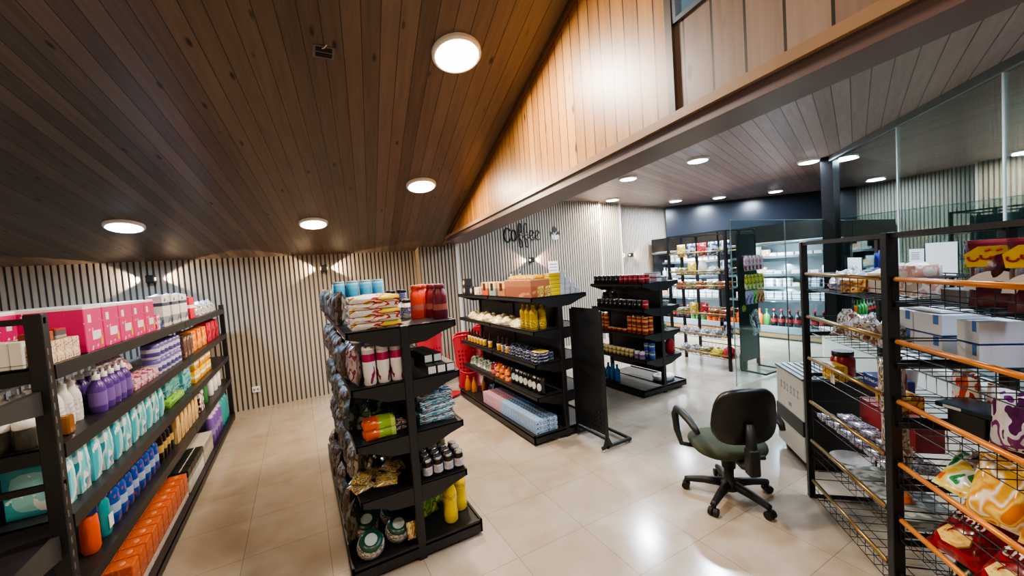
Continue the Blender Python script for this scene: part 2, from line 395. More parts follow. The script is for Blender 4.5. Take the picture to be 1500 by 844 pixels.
boarded('wall_boarded_strip',XS+.035,W0,zw,WOODG,lambda x:WT)
fr=MB()
for a,b_,c,d in ((W0,W0+.018,WB,WT),(W1-.018,W1,WB,WT),(W0,W1,WB,WB+.018),(W0,W1,WT-.018,WT)): fr.box(a,b_,-.012,.06,c,d)
win=struct(fr.build('window_1',mat('alu_frame','#7d8894',.3,.6),None,(PLX(5.95),5.95,0),(0,0,pa)))
SKYM=printed('sky_pane',['#3a4a52','#3a4a52','#aec4d4','#eef6ff'],1.2,.1,(1,1,.6),emit=2.2)
MB().box(W0+.018,W1-.018,.02,.026,WB+.018,WT-.018).build('window_pane',SKYM,win)
# beam
bm=MB()
ys=[6.0,4.5,3,1.5,0,-1.7]
for i in range(len(ys)-1):
    a,c=ys[i],ys[i+1]
    L0,L1=PLX(a)-.015,PLX(c)-.015; R0,R1=SFX(a),SFX(c)
    bm.quad((L0,a,2.08),(R0,a,2.08),(R1,c,2.08),(L1,c,2.08)); bm.quad((L0,a,2.08),(L1,c,2.08),(L1,c,2.15),(L0,a,2.15))
    bm.quad((R0,a,2.08),(R0,a,2.9),(R1,c,2.9),(R1,c,2.08)); bm.quad((L0,a,2.15),(L1,c,2.15),(L1+.05,c,2.15),(L0+.05,a,2.15))
bm.quad((PLX(6)-.015,6.0,2.08),(PLX(6)-.015,6.0,2.15),(SFX(6),6.0,2.9),(SFX(6),6.0,2.08))
struct(bm.build('beam',WOODB))
tr=MB(); a=(PLX(5.95)-.02,5.95,2.145); c=(PLX(-1.6)-.02,-1.6,2.145); tr.bar(a,c,.03,.035); struct(tr.build('trim_6',mat('trim_wood','#8f735a',.35,var=.2)))
tr=MB()
e0=Vector((PLX(5.9)-.01,5.9,cz(5.9)-.01)); e1=Vector((PLX(-1.6)-.01,-1.6,cz(-1.6)-.01)); tr.bar(e0,e1,.025,.03); struct(tr.build('trim_7',mat('edge_wood','#6d4a2e',.35,var=.2)))
# glass front, its frame, the black pillar and the glass screen by the entrance
GA=Vector((6.79,2.74)); GD=Vector((-.7254,-.6884)); GN=Vector((GD.y,-GD.x))  # GN points into the shop
ga=math.atan2(GD.y,GD.x)
def gp(t,off=0): q=GA+GD*t+GN*off; return (q.x,q.y)
g=MB().box(0.1,6.2,-.006,.006,.44,CZ-.06).build('window_2',GLASS,None,(GA.x,GA.y,0),(0,0,ga)); struct(g)
fr=MB().box(.05,6.25,-.035,.035,CZ-.07,CZ-.0).box(.05,6.25,-.03,.03,.42,.45); fr.build('window_frame',mat('grey_frame','#6b7275',.35,.5),g)
jm=mat('glass_joint','#dfe9e8',.2); 
for t in (1.53,2.8,4.2): MB().box(t-.008,t+.008,-.012,.012,.45,CZ-.07).build('glass_joint',jm,g)
struct(MB().box(.0,6.2,-.16,.14,0,.42).box(0,6.2,-.2,-.0,.42,.445).build('trim_8',mat('white_sill','#d9d8d3',.35,var=.04),None,(GA.x,GA.y,0),(0,0,ga)))
struct(MB().box(-.1,.1,-.1,.1,0,CZ).box(-.005,.005,-.108,-.1,.4,2.5).build('wall_pillar',mat('pillar_black','#0c0e12',.35),None,(GA.x+.03,GA.y,0),(0,0,.2)))
g2=struct(MB().box(0,2.2,-.005,.005,.012,2.0).build('window_3',GLASS2,None,(4.545,2.842,0),(0,0,math.atan2(-.04,2.2))))
ed=mat('glass_edge','#93b3b3',.2)
MB().box(0,.006,-.006,.006,.0,2.004).box(0,2.2,-.006,.006,1.998,2.006).build('glass_edge',ed,g2)
MB().box(1.12,1.2,-.02,.02,.0,.07).box(1.157,1.163,-.007,.007,.07,2.0).build('floor_clamp',CHROME,g2)
# outside the glass: added slat wall standing in for slats reflected in the panes
slat_wall('wall_reflection_standin',gp(-.6,-1.3),gp(6.6,-1.3),0,3.4,mats=[mat('reflection_slat','#8d9a98',.6),mat('reflection_groove','#4c5a5b',.8)])
for t_ in (1.6,4.2):
    l=bpy.data.lights.new('added_slat_light','AREA'); l.shape='DISK'; l.size=.5; l.energy=26; l.color=(.85,.95,1)  # added lights without fixtures, brightening the stand-in slats
    o=bpy.data.objects.new('added_slat_light',l); COL.objects.link(o); q_=gp(t_,-.65); o.location=(q_[0],q_[1],3.2)
# ------------------------------------------------------------------ lights
def lamp(x,y,z,col,power,label,r=.13,group=None,tilt=0,em=30):
    t=thing('ceiling_lamp',label,'ceiling light',(x,y,z),0,group); t.rotation_euler=(tilt,0,0)
    MB().lathe([(r+.02,0),(r+.02,-.02),(r+.012,-.03),(r,-.03),(r,-.001)],n=28).build('rim',mat('lamp_rim','#efece6',.4),t)
    m=mat('diffuser_'+col,col,.4,emit=em)
    MB().lathe([(r,-.012),(r*.97,-.032),(r*.8,-.037),(.01,-.038)],n=28).build('diffuser',m,t)
    l=bpy.data.lights.new('lamp_light','AREA'); l.shape='DISK'; l.size=2*r; l.energy=power; l.color=rgb(col)[:3]
    o=bpy.data.objects.new('lamp_light',l); COL.objects.link(o)
    n=Matrix.Rotation(tilt,3,'X')@Vector((0,0,-1)); o.location=Vector((x,y,z))+n*.05; o.rotation_euler=(tilt,0,0)
ts=math.atan(SL)*-1
WARM='#ffe4c4'; COOL='#e0eeff'; NEU='#fff2e2'
LP=1.6
def sl(x,y,*a,**kw): lamp(x,y,cz(y)-.001,*a,tilt=ts,**kw)
sl(-1.38,5.02,'#b9dcff',34*LP,'cool white round lamp on the sloped ceiling above the left shelving')
sl(.22,4.97,WARM,30*LP,'small warm round lamp low on the sloped ceiling near the slatted wall')
sl(1.19,3.95,WARM,32*LP,'warm round lamp on the sloped ceiling beside the boarded wall')
sl(.96,2.25,NEU,42*LP,'largest, nearest round lamp high on the sloped ceiling')
for x,y in ((-1.6,.2),(.3,-.4)): sl(x,y,WARM,22*LP,'round lamp on the sloped ceiling behind the viewer',group='lamps behind the viewer')
for (x,y),lb in (((4.763,3.372),'round white lamp on the flat ceiling between beam and black pillar'),((4.574,4.428),'round white lamp on the flat ceiling just right of the boarded beam'),
  ((5.729,6.0),'round warm white lamp on the flat ceiling by the slatted pilaster'),((7.5,5.9),'leftmost lamp of the row before the black wall'),
  ((8.3,5.4),'middle lamp of the row before the black wall'),((9.06,4.63),'rightmost lamp of the row before the black wall'),((6.68,2.95),'white lamp on the flat ceiling against the black pillar')):
    lamp(x,y,CZ-.001,COOL if x<5.6 or x>6 else NEU,46*LP,lb,r=.12)
for x,y in ((3.3,.9),(2.2,.0)): lamp(x,y,CZ-.001,COOL,22*LP,'white lamp on the flat ceiling hidden above the beam',r=.12,group='lamps hidden by the beam')
# wall sconces throwing a beam to each side
def sconce(x,y,z,label,col=WARM,pw=45):
    t=thing('wall_sconce',label,'wall light',(x,y,z))
    MB().bbox(-.04,.04,-.09,-.001,-.045,.045,.008).build('housing',mat('sconce_black','#1a1715',.4),t)
    lm=mat('sconce_lens','#ffdcae',.4,emit=6)
    for s in (-1,1):
        MB().box(min(s*.04,s*.044),max(s*.04,s*.044),-.06,-.03,-.018,.018).build('lens',lm,t)
        l=bpy.data.lights.new('sconce_light','SPOT'); l.energy=pw; l.spot_size=math.radians(62); l.spot_blend=.25; l.color=rgb(col)[:3]; l.shadow_soft_size=.012
        o=bpy.data.objects.new('sconce_light',l); COL.objects.link(o); o.location=(x+s*.05,y-.045,z); 
        o.rotation_euler=(0,s*-PI/2,0)
        o.rotation_euler=Vector((s,.10,0)).to_track_quat('-Z','Y').to_euler()
sconce(-1.51,6.175,1.785,'small black wall lamp throwing side beams above the left shelving')
sconce(.35,6.175,1.80,'small black wall lamp throwing side beams behind the middle gondola')
sconce(3.89,6.315,1.75,'small wall lamp throwing pinkish side beams under the coffee lettering','#ffc8b4',45)
sconce(6.75,6.62,1.74,'small wall lamp glowing beside the black fridge canopy','#ffb888',30)
# socket, ceiling hole
t=thing('wall_socket','white double power socket low on the slatted wall','socket',(-.59,6.174,.255)); MB().bbox(-.045,.045,-.012,0,-.04,.04,.004).build('plate',WHITEPL,t)
for s in (-.02,.02): MB().lathe([(.014,0),(.014,.002),(.01,.002)],n=12).build('outlet',mat('socket_grey','#8d8d8b',.5),t,(s,-.012,0),(PI/2,0,0))
q=cz(2.43); t=thing('ceiling_socket','open metal lamp socket box with loose wires in the sloped ceiling','fitting',(.24,2.44,q)); t.rotation_euler=(ts,0,0)
MB().box(-.055,.055,-.045,.045,-.006,-.001).build('frame',mat('socket_metal','#6c6a68',.4,.5),t)
MB().box(-.042,.042,-.034,-.006,-.009,-.006).box(-.042,.042,.006,.034,-.009,-.006).build('opening',mat('socket_hole','#17120e',.8),t)
MB().tube([(-.01,-.03,-.01),(.0,-.05,-.02),(.012,-.065,-.012)],.003).build('wire',mat('wire_white','#cfcac0',.5),t)
# ------------------------------------------------------------------ gondolas
def gondola(name,label,cx,y0,bays,BL,lv,hw=.30,base=.37,panel=(.10,1.31),post_top=1.335,group='black metal gondolas',slots=True,left=True,right=True):
    t=thing(name,label,'shelving',(cx,y0,0),0,group)
    Lg=bays*BL
    for i in range(bays+1):
        y=i*BL; MB().bbox(-.023,.023,y-.0 if i==0 else y-.02,y+.045 if i==0 else y+.02,.0,post_top,.003).build('upright',BLACK,t)
    for i in range(bays):
        b=MB().box(-.009,.009,i*BL+.046,(i+1)*BL-.021,panel[0],panel[1])
        if slots:
            for j in range(4):
                for z in lv: 
                    yy=i*BL+.15+j*.2; b.box(-.0105,.0105,yy,yy+.06,z-.075,z-.068,1)
        b.build('back_panel',[BLACK,mat('slot_light','#8d9296',.4)],t)
    sides=[s for s,on in ((-1,left),(1,right)) if on]
    for s in sides:
        b=MB(); X=lambda v:sorted((s*.02,s*v))
        b.box(*sorted((s*.02,s*base)),.0,Lg+.02,.072,.085); b.box(*sorted((s*(base-.012),s*base)),0,Lg+.02,.022,.098)
        b.box(*sorted((s*.02,s*base)),0,.012,.022,.098); b.box(*sorted((s*.02,s*base)),Lg+.008,Lg+.02,.022,.085)
        d=b.build('base_deck',BLACK,t)
        for yy in (.06,Lg/2,Lg-.04): MB().lathe([(.018,0),(.018,.012),(.007,.014),(.007,.03)],n=10).build('foot',RUB,d,(s*(base-.05),yy,0))
        for z in lv:
            for i in range(bays):
                a,c=i*BL+.004,(i+1)*BL-.004
                sh=MB().box(*sorted((s*.024,s*hw)),a,c,z-.006,z).box(*sorted((s*(hw-.01),s*hw)),a,c,z-.034,z+.004).build('shelf',BLACK,t)
                for yy in (a,c-.006):
                    pr=[(s*.024,z+.002),(s*hw,z+.002),(s*hw,z-.034),(s*(hw*.72),z-.058),(s*.12,z-.098),(s*.024,z-.105)]
                    MB().prism(pr if s>0 else pr[::-1],yy,yy+.006,'Y').build('bracket',BLACK,sh)
    return t
LV=(1.33,1.03,.73,.43)
gondola('gondola_shelving','double sided black gondola in the middle aisle with yellow oil bottles at its foot',.495,2.17,2,.92,LV,hw=.30)
gondola('gondola_shelving','double sided black gondola with brown gift boxes on top, before the red baskets',2.11,2.96,2,.90,LV,hw=.31)
gondola('gondola_shelving','double sided black gondola of cans with an empty base, before the snack rack',3.76,3.22,1,.90,LV,hw=.31,panel=(.24,1.31))
# long left-hand shelving: front edge at x=-0.80
LX=-.80; LY0,LY1=2.06,5.86; LVL=(1.365,1.07,.80,.52)
t=thing('metal_shelving','long black metal shelving of toiletries down the left side','shelving',(LX,LY0,0))
LL=LY1-LY0
for x in (-.05,-.47):
    for i,y in enumerate((0,1.9,LL)):
        if x>-.1 and i==1: continue
        b=MB().bbox(x-.003 if x<-.1 else x,x+.047,y-.04,y+.005,0,1.56 if i==0 else 1.42,.003)
        if i==0:
            for kk in range(28): b.box(x+.046,x+.0475,y-.03,y-.02,.06+kk*.05,.085+kk*.05,1)
        b.build('upright',[BLACK,GROOVE],t)
for z in LVL:
    for i in range(2):
        a,c=i*1.9+.006,(i+1)*1.9-.002
        sh=MB().box(-.47,-.002,a,c,z-.008,z).box(-.014,0,a,c,z-.05,z+.004).build('shelf',BLACK,t)
        for yy in ((a,),(c-.006,))[i]: MB().prism([(-.47,z+.001),(-.014,z+.001),(-.014,z-.05),(-.47,z-.085)],yy,yy+.006,'Y').build('bracket',BLACK,sh)
bd=MB().box(-.47,0,0,LL,.07,.085).box(-.014,0,0,LL,.025,.095).box(-.47,0,0,.01,.025,.085).build('base_deck',BLACK,t)
for yy in (.9,1.9,2.9,3.7): MB().lathe([(.02,0),(.02,.015),(.008,.017),(.008,.03)],n=10).build('foot',RUB,bd,(-.03,yy,0))
for z in (1.525,.925): MB().box(-.47,-.003,-.03,-.012,z,z+.022).build('end_rail',BLACK,t)
EB=mat('bracket_edge','#3b3a39',.35,var=.1)
for z in (1.285,.755):
    for x in (-.03,-.44):
        MB().prism([(-.04,z),(-.42,z),(-.42,z-.03),(-.04,z-.085)],x-.02,x+.004,'X').build('end_bracket',EB,t)
MB().box(-.44,-.05,-.42,-.04,.735,.742).build('end_shelf',mat('end_shelf_top','#2b2229',.35),t)
# free-standing perforated display panel at the end of the second gondola
t=thing('pegboard_stand','free standing black perforated panel on a low tube frame at the gondola end','display stand',(2.2,2.53,0))
PEG=mat('pegboard','#141416',.45)
def pegpanel(b,y0,y1,z0,z1,step=.042,hole=.012,zlim=1.0,x=.006):
    """panel in the YZ plane with real square holes in its lower part"""
    ny=int((y1-y0-.05)/step); nz=int((z1*zlim-z0-.06)/step)
    ys=[y0]; 
    for i in range(ny): c=y0+.04+i*step; ys+=[c-hole/2,c+hole/2]
    ys.append(y1); zs=[z0]
    for j in range(nz): c=z0+.05+j*step; zs+=[c-hole/2,c+hole/2]
    zs.append(z1)
    for i in range(len(ys)-1):
        for j in range(len(zs)-1):
            if i%2 and j%2: continue
            for xx in (-x,x): b.quad((xx,ys[i],zs[j]),(xx,ys[i+1],zs[j]),(xx,ys[i+1],zs[j+1]),(xx,ys[i],zs[j+1]))
    return b
pegpanel(MB(),.012,.385,.13,1.215,hole=.017,zlim=.32).build('panel',PEG,t)
for y in (.0,.4): MB().bar((0,y,.02),(0,y,1.2),.022).build('post',BLACK,t)
b=MB().bar((-.06,0,.035),(.27,0,.035),.022).bar((0,.4,.035),(.27,.4,.035),.022).bar((.26,0,.035),(.26,.4,.035),.02).bar((0,0,.1),(0,.4,.1),.022).prism([(-.04,.045),(.05,.045),(.011,.12),(-.011,.12)],-.008,.008,'Y')
b.build('base_frame',BLACK,t)
for x,y in ((-.05,0),(.26,0),(.26,.4)): MB().lathe([(.014,0),(.014,.012),(.006,.014),(.006,.03)],(x,y,0),n=10).build('foot',CHROME,t)
# ------------------------------------------------------------------ office chair
CH=(2.385,1.57); fa=math.radians(-31)   # faces local +Y
t=thing('office_chair','black swivel office chair with green seat and one loop armrest in view','chair',(CH[0],CH[1],0),fa)
BK=mat('chair_black','#161718',.5); GREEN=mat('seat_green','#39412f',.85,var=.15); BACKF=mat('back_shell','#101112',.38)
def seat():
    b=MB();n=28;rings=[]
    prof=[(0.0,.318),(.5,.316),(.85,.322),(.97,.338),(1,.358),(.98,.378),(.9,.393),(.6,.40),(.0,.397)]
    vs=[];fs=[]
    for r,z in prof:
        for k2 in range(n):
            a=2*PI*k2/n; ca,sa=math.cos(a),math.sin(a); e=.72
            x=.222*r*abs(ca)**e*(1 if ca>0 else -1); y=.212*r*abs(sa)**e*(1 if sa>0 else -1)
            vs.append((x,y+.02,z-(.018*max(0,y/.225)**3)*r))
    for i in range(len(prof)-1):
        for k2 in range(n): fs.append((i*n+k2,i*n+(k2+1)%n,(i+1)*n+(k2+1)%n,(i+1)*n+k2))
    return b.add(vs,fs,0,True)
seat().build('seat',GREEN,t)
def backrest():
    b=MB();n=32
    def outline(a):
        ca,sa=math.cos(a),math.sin(a); e=.62
        x=.186*abs(ca)**e*(1 if ca>0 else -1); z=.18*abs(sa)**e*(1 if sa>0 else -1)
        x*=1-.10*(z/.2)            # wider at the bottom
        return x,z
    layers=[(.0,-.03,0),(.6,-.03,0),(.93,-.026,0),(1,-.012,0),(1,.012,1),(.95,.028,1),(.6,.036,1),(0,.036,1)]
    vs=[];
    for s,y,mi in layers:
        for k2 in range(n):
            x,z=outline(2*PI*k2/n); x*=s; z*=s
            vs.append((x,y+.7*x*x-.35*z*z,z))
    for i in range(len(layers)-1):
        fs=[(i*n+k2,i*n+(k2+1)%n,(i+1)*n+(k2+1)%n,(i+1)*n+k2) for k2 in range(n)]
        o=len(b.v)
        if i==0: b.add(vs,fs,layers[i][2],True)
        else:
            b.f+= [f for f in fs]; b.m+=[layers[i][2]]*n; b.sm+=[True]*n
    return b
bk=backrest().build('backrest',[BACKF,GREEN],t,(0,-.235,.635),(math.radians(9),0,0))
b=MB().tube([(0,-.02,.32),(0,-.2,.315),(0,-.262,.34),(0,-.285,.45),(0,-.27,.6)],[.024,.03,.034,.032,.026],8); b.build('back_support',BK,t)
MB().bbox(-.032,.032,-.32,-.255,.30,.46,.008).build('support_cover',BK,t)
MB().lathe([(.012,0),(.014,.02),(.014,.035)],n=10).build('adjuster_knob',BK,t,(.04,-.28,.40),(0,PI/2,0))
def arm(s):
    pts=[(s*.20,.05,.335),(s*.275,.06,.35),(s*.287,.10,.43),(s*.285,.13,.53),(s*.28,.105,.573),(s*.275,.03,.575),(s*.27,-.07,.56),(s*.262,-.14,.532),(s*.255,-.165,.505)]
    return MB().tube(pts,[.014,.016,.021,.024,.024,.025,.023,.02,.016],10)
arm(-1).build('armrest',BK,t); arm(1).build('armrest',BK,t)
MB().lathe([(.05,.085),(.045,.12),(.03,.13),(.03,.2),(.042,.205),(.046,.3),(.08,.315)],n=18).build('gas_column',BK,t)
base=MB().lathe([(.055,.06),(.06,.075),(.055,.115),(.03,.125)],n=18).build('hub',BK,t)
CA=[math.atan2(y-CH[1],x-CH[0])-fa for x,y in ((2.40,1.27),)]
for i in range(5):
    a=CA[0]+math.radians(-8)+i*2*PI/5; c,s_=math.cos(a),math.sin(a)
    l=MB().tube([(c*.03,s_*.03,.095),(c*.15,s_*.15,.088),(c*.25,s_*.25,.072),(c*.268,s_*.268,.066)],[.03,.025,.02,.019],8).build('leg',BK,t)
    wv=MB()
    for q in (-.016,.016):
        wx,wy=c*.266-s_*q,s_*.266+c*q
        wv.add([(wx+(-s_*d)+c*.025*math.cos(2*PI*k2/14),wy+c*d+s_*.025*math.cos(2*PI*k2/14),.026+.025*math.sin(2*PI*k2/14)) for d in (-.011,.011) for k2 in range(14)],
            [tuple(range(14)),tuple(range(14,28))[::-1]]+[(k2,(k2+1)%14,(k2+1)%14+14,k2+14) for k2 in range(14)],0,False)
    wv.tube([(c*.266,s_*.266,.03),(c*.266,s_*.266,.07)],.01,6)
    wv.build('caster',RUB,l)
# ------------------------------------------------------------------ wire snack racks
BRASS=mat('brass_rail','#a58a5c',.3,.75); ORANGE=mat('orange_rail','#c87a2c',.32,.15); WIRE=mat('wire_black','#1c1c1e',.4,.3); RAILB=mat('rack_black','#101113',.4)
def wire_shelf(t,x0,x1,d,z,zr,rail,px=.062,py=.098):
    b=MB(); r=.0022
    n=int((x1-x0)/px)
    for i in range(n+1):
        x=x0+(x1-x0)*i/n; b.tube([(x,0,zr),(x,0.0,z),(x,d,z),(x,d,z+.09)],r,4)
    m=int(d/py)
    for j in range(m+1): b.tube([(x0,d*j/m,z),(x1,d*j/m,z)],r,4)
    b.tube([(x0,0,z+(zr-z)*.5),(x1,0,z+(zr-z)*.5)],r,4); b.tube([(x0,d,z+.09),(x1,d,z+.09)],r*1.4,4)
    for x in (x0,x1): b.tube([(x,0,zr),(x,d,z+.09)],r*1.3,4)
    o=b.build('wire_shelf',WIRE,t)
    MB().tube([(x0+.02,-.006,zr),(x1-.02,-.006,zr)],.0105,10).build('rail',rail,o)
    bk_=MB()
    for x in (x0+.005,x1-.005): bk_.bar((x,0,zr),(x,-.006,zr),.02)
    bk_.build('rail_end',RAILB,o)
    for x in (x0-.002,x1+.002): MB().bar((x,0,z-.012),(x,d,z-.012),.014,.02).build('side_bar',RAILB,o)
RZ=math.atan2(-.729,-.685)
t=thing('wire_snack_rack','tall black wire rack of snacks with brass and orange front rails at right','shelving',(2.845,1.335,0),RZ)
RLV=(1.445,1.178,.917,.64,.39,.13)
for x,wd in ((.075,.034),(.865,.044),(1.64,.044)):
    for y,w2 in ((0,wd),(.40,.04)): MB().bbox(x-wd/2,x+wd/2,y-w2/2,y+w2/2,0,1.645,.003).build('upright',RAILB,t)
    MB().bar((x,0,1.632),(x,.40,1.632),.02).build('top_bar',RAILB,t)
for y in (0,.40): MB().bar((.06,y,1.632),(1.66,y,1.632),.022,.02).build('top_rail',RAILB,t)
for zr in RLV:
    wire_shelf(t,.10,.835,.39,max(.03,zr-.10),zr,BRASS)
    wire_shelf(t,.895,1.61,.39,max(.03,zr-.10),zr,ORANGE)
WR=Matrix.Translation((2.845,1.335,0))@Matrix.Rotation(RZ,4,'Z')
def wr(x,y,z): return WR@Vector((x,y,z))
# far snack rack beyond the can gondola
t=thing('wire_snack_rack','far double sided wire rack of snacks before the lit fridges','shelving',(5.08,3.25,0))
FLV=(1.60,1.33,1.12,.72,.42,.15)
for x in (0,.30,.66):
    for y in (0,.92): MB().bbox(x-.018,x+.018,y-.018,y+.018,0,1.93,.002).build('upright',RAILB,t)
for y in (0,.92): MB().bar((0,y,1.92),(.66,y,1.92),.02).build('top_bar',RAILB,t)
for x in (0,.66): MB().bar((x,0,1.92),(x,.92,1.92),.02).build('top_rail',RAILB,t)
for z in FLV:
    b=MB()
    for i in range(15): b.tube([(0,.02+i*.063,z+.05),(0,.02+i*.063,z),(.30,.02+i*.063,z)],.0025,4)
    for j in range(4): b.tube([(j*.1,.02,z),(j*.1,.90,z)],.0025,4)
    o=b.build('wire_shelf',WIRE,t); MB().tube([(-.012,.02,z+.055),(-.012,.90,z+.055)],.011,8).build('rail',BRASS,o)
    b=MB()
    for i in range(15): b.tube([(.66,.02+i*.063,z+.05),(.66,.02+i*.063,z),(.36,.02+i*.063,z)],.0025,4)
    o=b.build('wire_shelf',WIRE,t); MB().tube([(.672,.02,z+.055),(.672,.90,z+.055)],.009,8).build('rail',BRASS,o)
# its end stand: pegboard facing the room
t=thing('pegboard_stand','black pegboard stand with hanging snack bags at the end of the far rack','display stand',(5.11,3.12,0),-PI/2)
pegpanel(MB(),.02,.42,.14,1.85,step=.06,hole=.014,zlim=.45).build('panel',mat('pegboard_grey','#23282d',.45),t)
for y in (.02,.42): MB().bar((0,y,.02),(0,y,1.86),.022).build('post',RAILB,t)
b=MB().bar((0,.02,.035),(.30,.02,.035),.022).bar((0,.42,.035),(.30,.42,.035),.022).bar((.30,0.02,.035),(.30,.42,.035),.02); b.build('base_frame',RAILB,t)
b=MB()
for z in (1.56,1.31,1.10):
    for y in (.06,.14,.22,.30,.38): b.tube([(.006,y,z),(.09,y,z),(.1,y,z+.012)],.003,4)
b.build('hook',CHROME,t)
# ------------------------------------------------------------------ low counter with slatted top behind the rack
d2=Vector((math.sin(math.radians(43.2)),math.cos(math.radians(43.2)),0))
t=thing('service_counter','low white and black counter with a slotted grey top behind the snack rack','counter',(3.10,1.44,0),math.radians(46.8))
CW=mat('counter_white','#c9c8bf',.35,var=.06); CB=mat('counter_black','#0d0d0f',.4)
MB().bbox(0,.47,-.42,0,.05,.66,.004).build('body',CB,t)
fp=MB().box(.004,.466,0,.012,.36,.655).box(.004,.466,0,.012,.06,.25).build('front_panel',CW,t)
MB().box(.0,.47,0,.02,.25,.36).build('front_stripe',CB,t)
b=MB().box(-.005,.475,-.425,.02,.66,.675)
for i in range(9): b.box(.02,.45,-.4+i*.045,-.375+i*.045,.675,.684,1)
b.build('counter_top',[mat('counter_grey','#5c6467',.35,.2),mat('counter_slot','#7d878a',.3,.3)],t)
MB().box(.03,.44,-.39,-.03,.0,.05).build('plinth',CB,t)
# faint worn characters along the front
b=MB(); rnd=random.Random(3); x=.07
for ch in range(6):
    w_=.035; 
    for s_ in range(4):
        a=rnd.random()
        if s_%2: b.box(x+a*.02,x+a*.02+.007,.012,.0127,.50+rnd.random()*.01,.565)
        else: b.box(x,x+w_,.012,.0127,.505+s_*.022,.512+s_*.022)
    x+=.058
b.box(.2,.25,.012,.0127,.40,.43); b.build('lettering',mat('worn_letter','#8f9186',.6),fp)
# ------------------------------------------------------------------ open fridges
FW=mat('fridge_back','#6f7d88',.4); FB=mat('fridge_black','#14161a',.3); FWOOD=mat('fridge_wood','#8a6a48',.45,var=.15)
FSH=(1.50,1.17,.94,.70); LED=mat('led_strip','#e8f6ff',.4,emit=25); FGL=mat('fridge_shelf','#3a434b',.3,.3)
def fridge(y0,y1,label):
    t=thing('display_fridge',label,'fridge',(7.5,y0,0)); L=y1-y0
    MB().box(.72,.76,0,L,.2,1.78).build('back_panel',FW,t)
    MB().box(.05,.76,0,L,.14,.2).box(.0,.06,0,L,.12,.235).build('well',FW,t)
    MB().box(.02,.76,0,L,.0,.12).box(.01,.03,0,L,.035,.11,1).build('plinth',[FB,FWOOD],t)
    MB().bbox(-.02,.78,0,L,1.76,2.07,.006).build('canopy',FB,t)
    MB().tube([(-.03,.01,1.73),(-.03,L-.01,1.73)],.028,10).build('lamp_bar',mat('lamp_bar','#8d979c',.25,.6),t)
    MB().box(.08,.11,.03,L-.03,1.742,1.756).build('led_strip',LED,t)
    for yy in (0,L-.03): MB().box(.0,.76,yy,yy+.03,.12,1.76).build('side_wall',FB,t)
    for i,z in enumerate(FSH):
        x0=.30 if i==0 else .16
        s=MB().box(x0,.72,.03,L-.03,z-.02,z).box(x0-.006,x0,.03,L-.03,z-.035,z+.012,1).build('shelf',[FGL,mat('price_rail','#56616a',.35)],t)
        MB().box(x0+.03,x0+.05,.05,L-.05,z-.028,z-.021).build('led_strip',LED,s)
    for k2,(zz,e) in enumerate(((1.70,60),(1.12,26),(.66,34))):
        l=bpy.data.lights.new('fridge_light','AREA'); l.shape='RECTANGLE'; l.size=L-.1; l.size_y=.06; l.energy=e; l.color=(.86,.95,1)
        o=bpy.data.objects.new('fridge_light',l); COL.objects.link(o); o.location=(7.62,y0+L/2,zz); o.rotation_euler=(0,math.radians(-22),PI/2)
        o.rotation_euler=(Vector((.35,0,-1))).to_track_quat('-Z','X').to_euler()
fridge(3.12,4.93,'open lit display fridge of drinks and dairy nearest the black pillar')
fridge(4.95,6.62,'open lit display fridge of dairy nearest the slatted wall')
# ------------------------------------------------------------------ writing and signs on the slatted wall
LET=mat('letter_black','#15161a',.45)
sg=thing('coffee_sign','black cursive metal letters spelling coffee on the slatted wall','sign',(3.345,6.30,2.115))
def arc(cx,cz_,rx,rz,a0,a1,n=14): return [(cx+rx*math.cos(math.radians(a0+(a1-a0)*i/n)),0,cz_+rz*math.sin(math.radians(a0+(a1-a0)*i/n))) for i in range(n+1)]
def letter(name,strokes,r=.0098):
    b=MB()
    for s_ in strokes: b.tube(s_,r,8)
    return b.build(name,LET,sg)
letter('letter_c',[arc(.085,.11,.072,.125,40,330)],.0145)
letter('letter_o',[arc(.215,.10,.05,.10,90,450,22)],.0135)
def eff(x): return [arc(x+.048,.235,.032,.09,-70,180,12)+[(x+.012,0,.15),(x+.02,0,.02),(x+.03,0,-.06)]+arc(x+.055,-.075,.028,.045,180,360,8)+[(x+.075,0,.0),(x+.02,0,.055)],[(x-.03,0,.06),(x+.03,0,.105),(x+.10,0,.115)]]
letter('letter_f',eff(.30)); letter('letter_f',eff(.425))
def ee(x): return [[(x-.03,0,.05),(x+.03,0,.09),(x+.085,0,.13)]+arc(x+.045,.13,.042,.06,0,180,8)+arc(x+.06,.085,.058,.075,170,310,10)]
letter('letter_e',ee(.555)); letter('letter_e',ee(.68))
lf=thing('leaf_emblem','black leaf emblem over pale petals beside the coffee letters','sign',(4.475,6.315,2.27))
def petal(p0,p1,wd,y,name,m):
    p0=Vector(p0);p1=Vector(p1);d=p1-p0;nn=Vector((-d.y,d.x)); n=10; vs=[]
    for i in range(n+1):
        f=i/n; w_=wd*math.sin(PI*f**.8)
        c=p0+d*f; vs+= [(c.x+nn.x*w_,y,c.y+nn.y*w_),(c.x-nn.x*w_,y,c.y-nn.y*w_)]
    b=MB().add(vs+[(a,b_+.008,c_) for a,b_,c_ in vs],[(2*i,2*i+1,2*i+3,2*i+2) for i in range(n)]+[(2*i+2+22,2*i+3+22,2*i+1+22,2*i+22) for i in range(n)]+[(2*i,2*i+2,2*i+24,2*i+22) for i in range(n)]+[(2*i+1,2*i+23,2*i+25,2*i+3) for i in range(n)])
    b.build(name,m,lf)
PALE=mat('petal_pale','#d6d6d2',.4)
petal((0,-.02),(0,.125),.36,-.004,'leaf',LET); petal((-.03,-.10),(-.125,.02),.24,-.002,'leaf',LET); petal((.03,-.10),(.125,.02),.24,-.002,'leaf',LET)
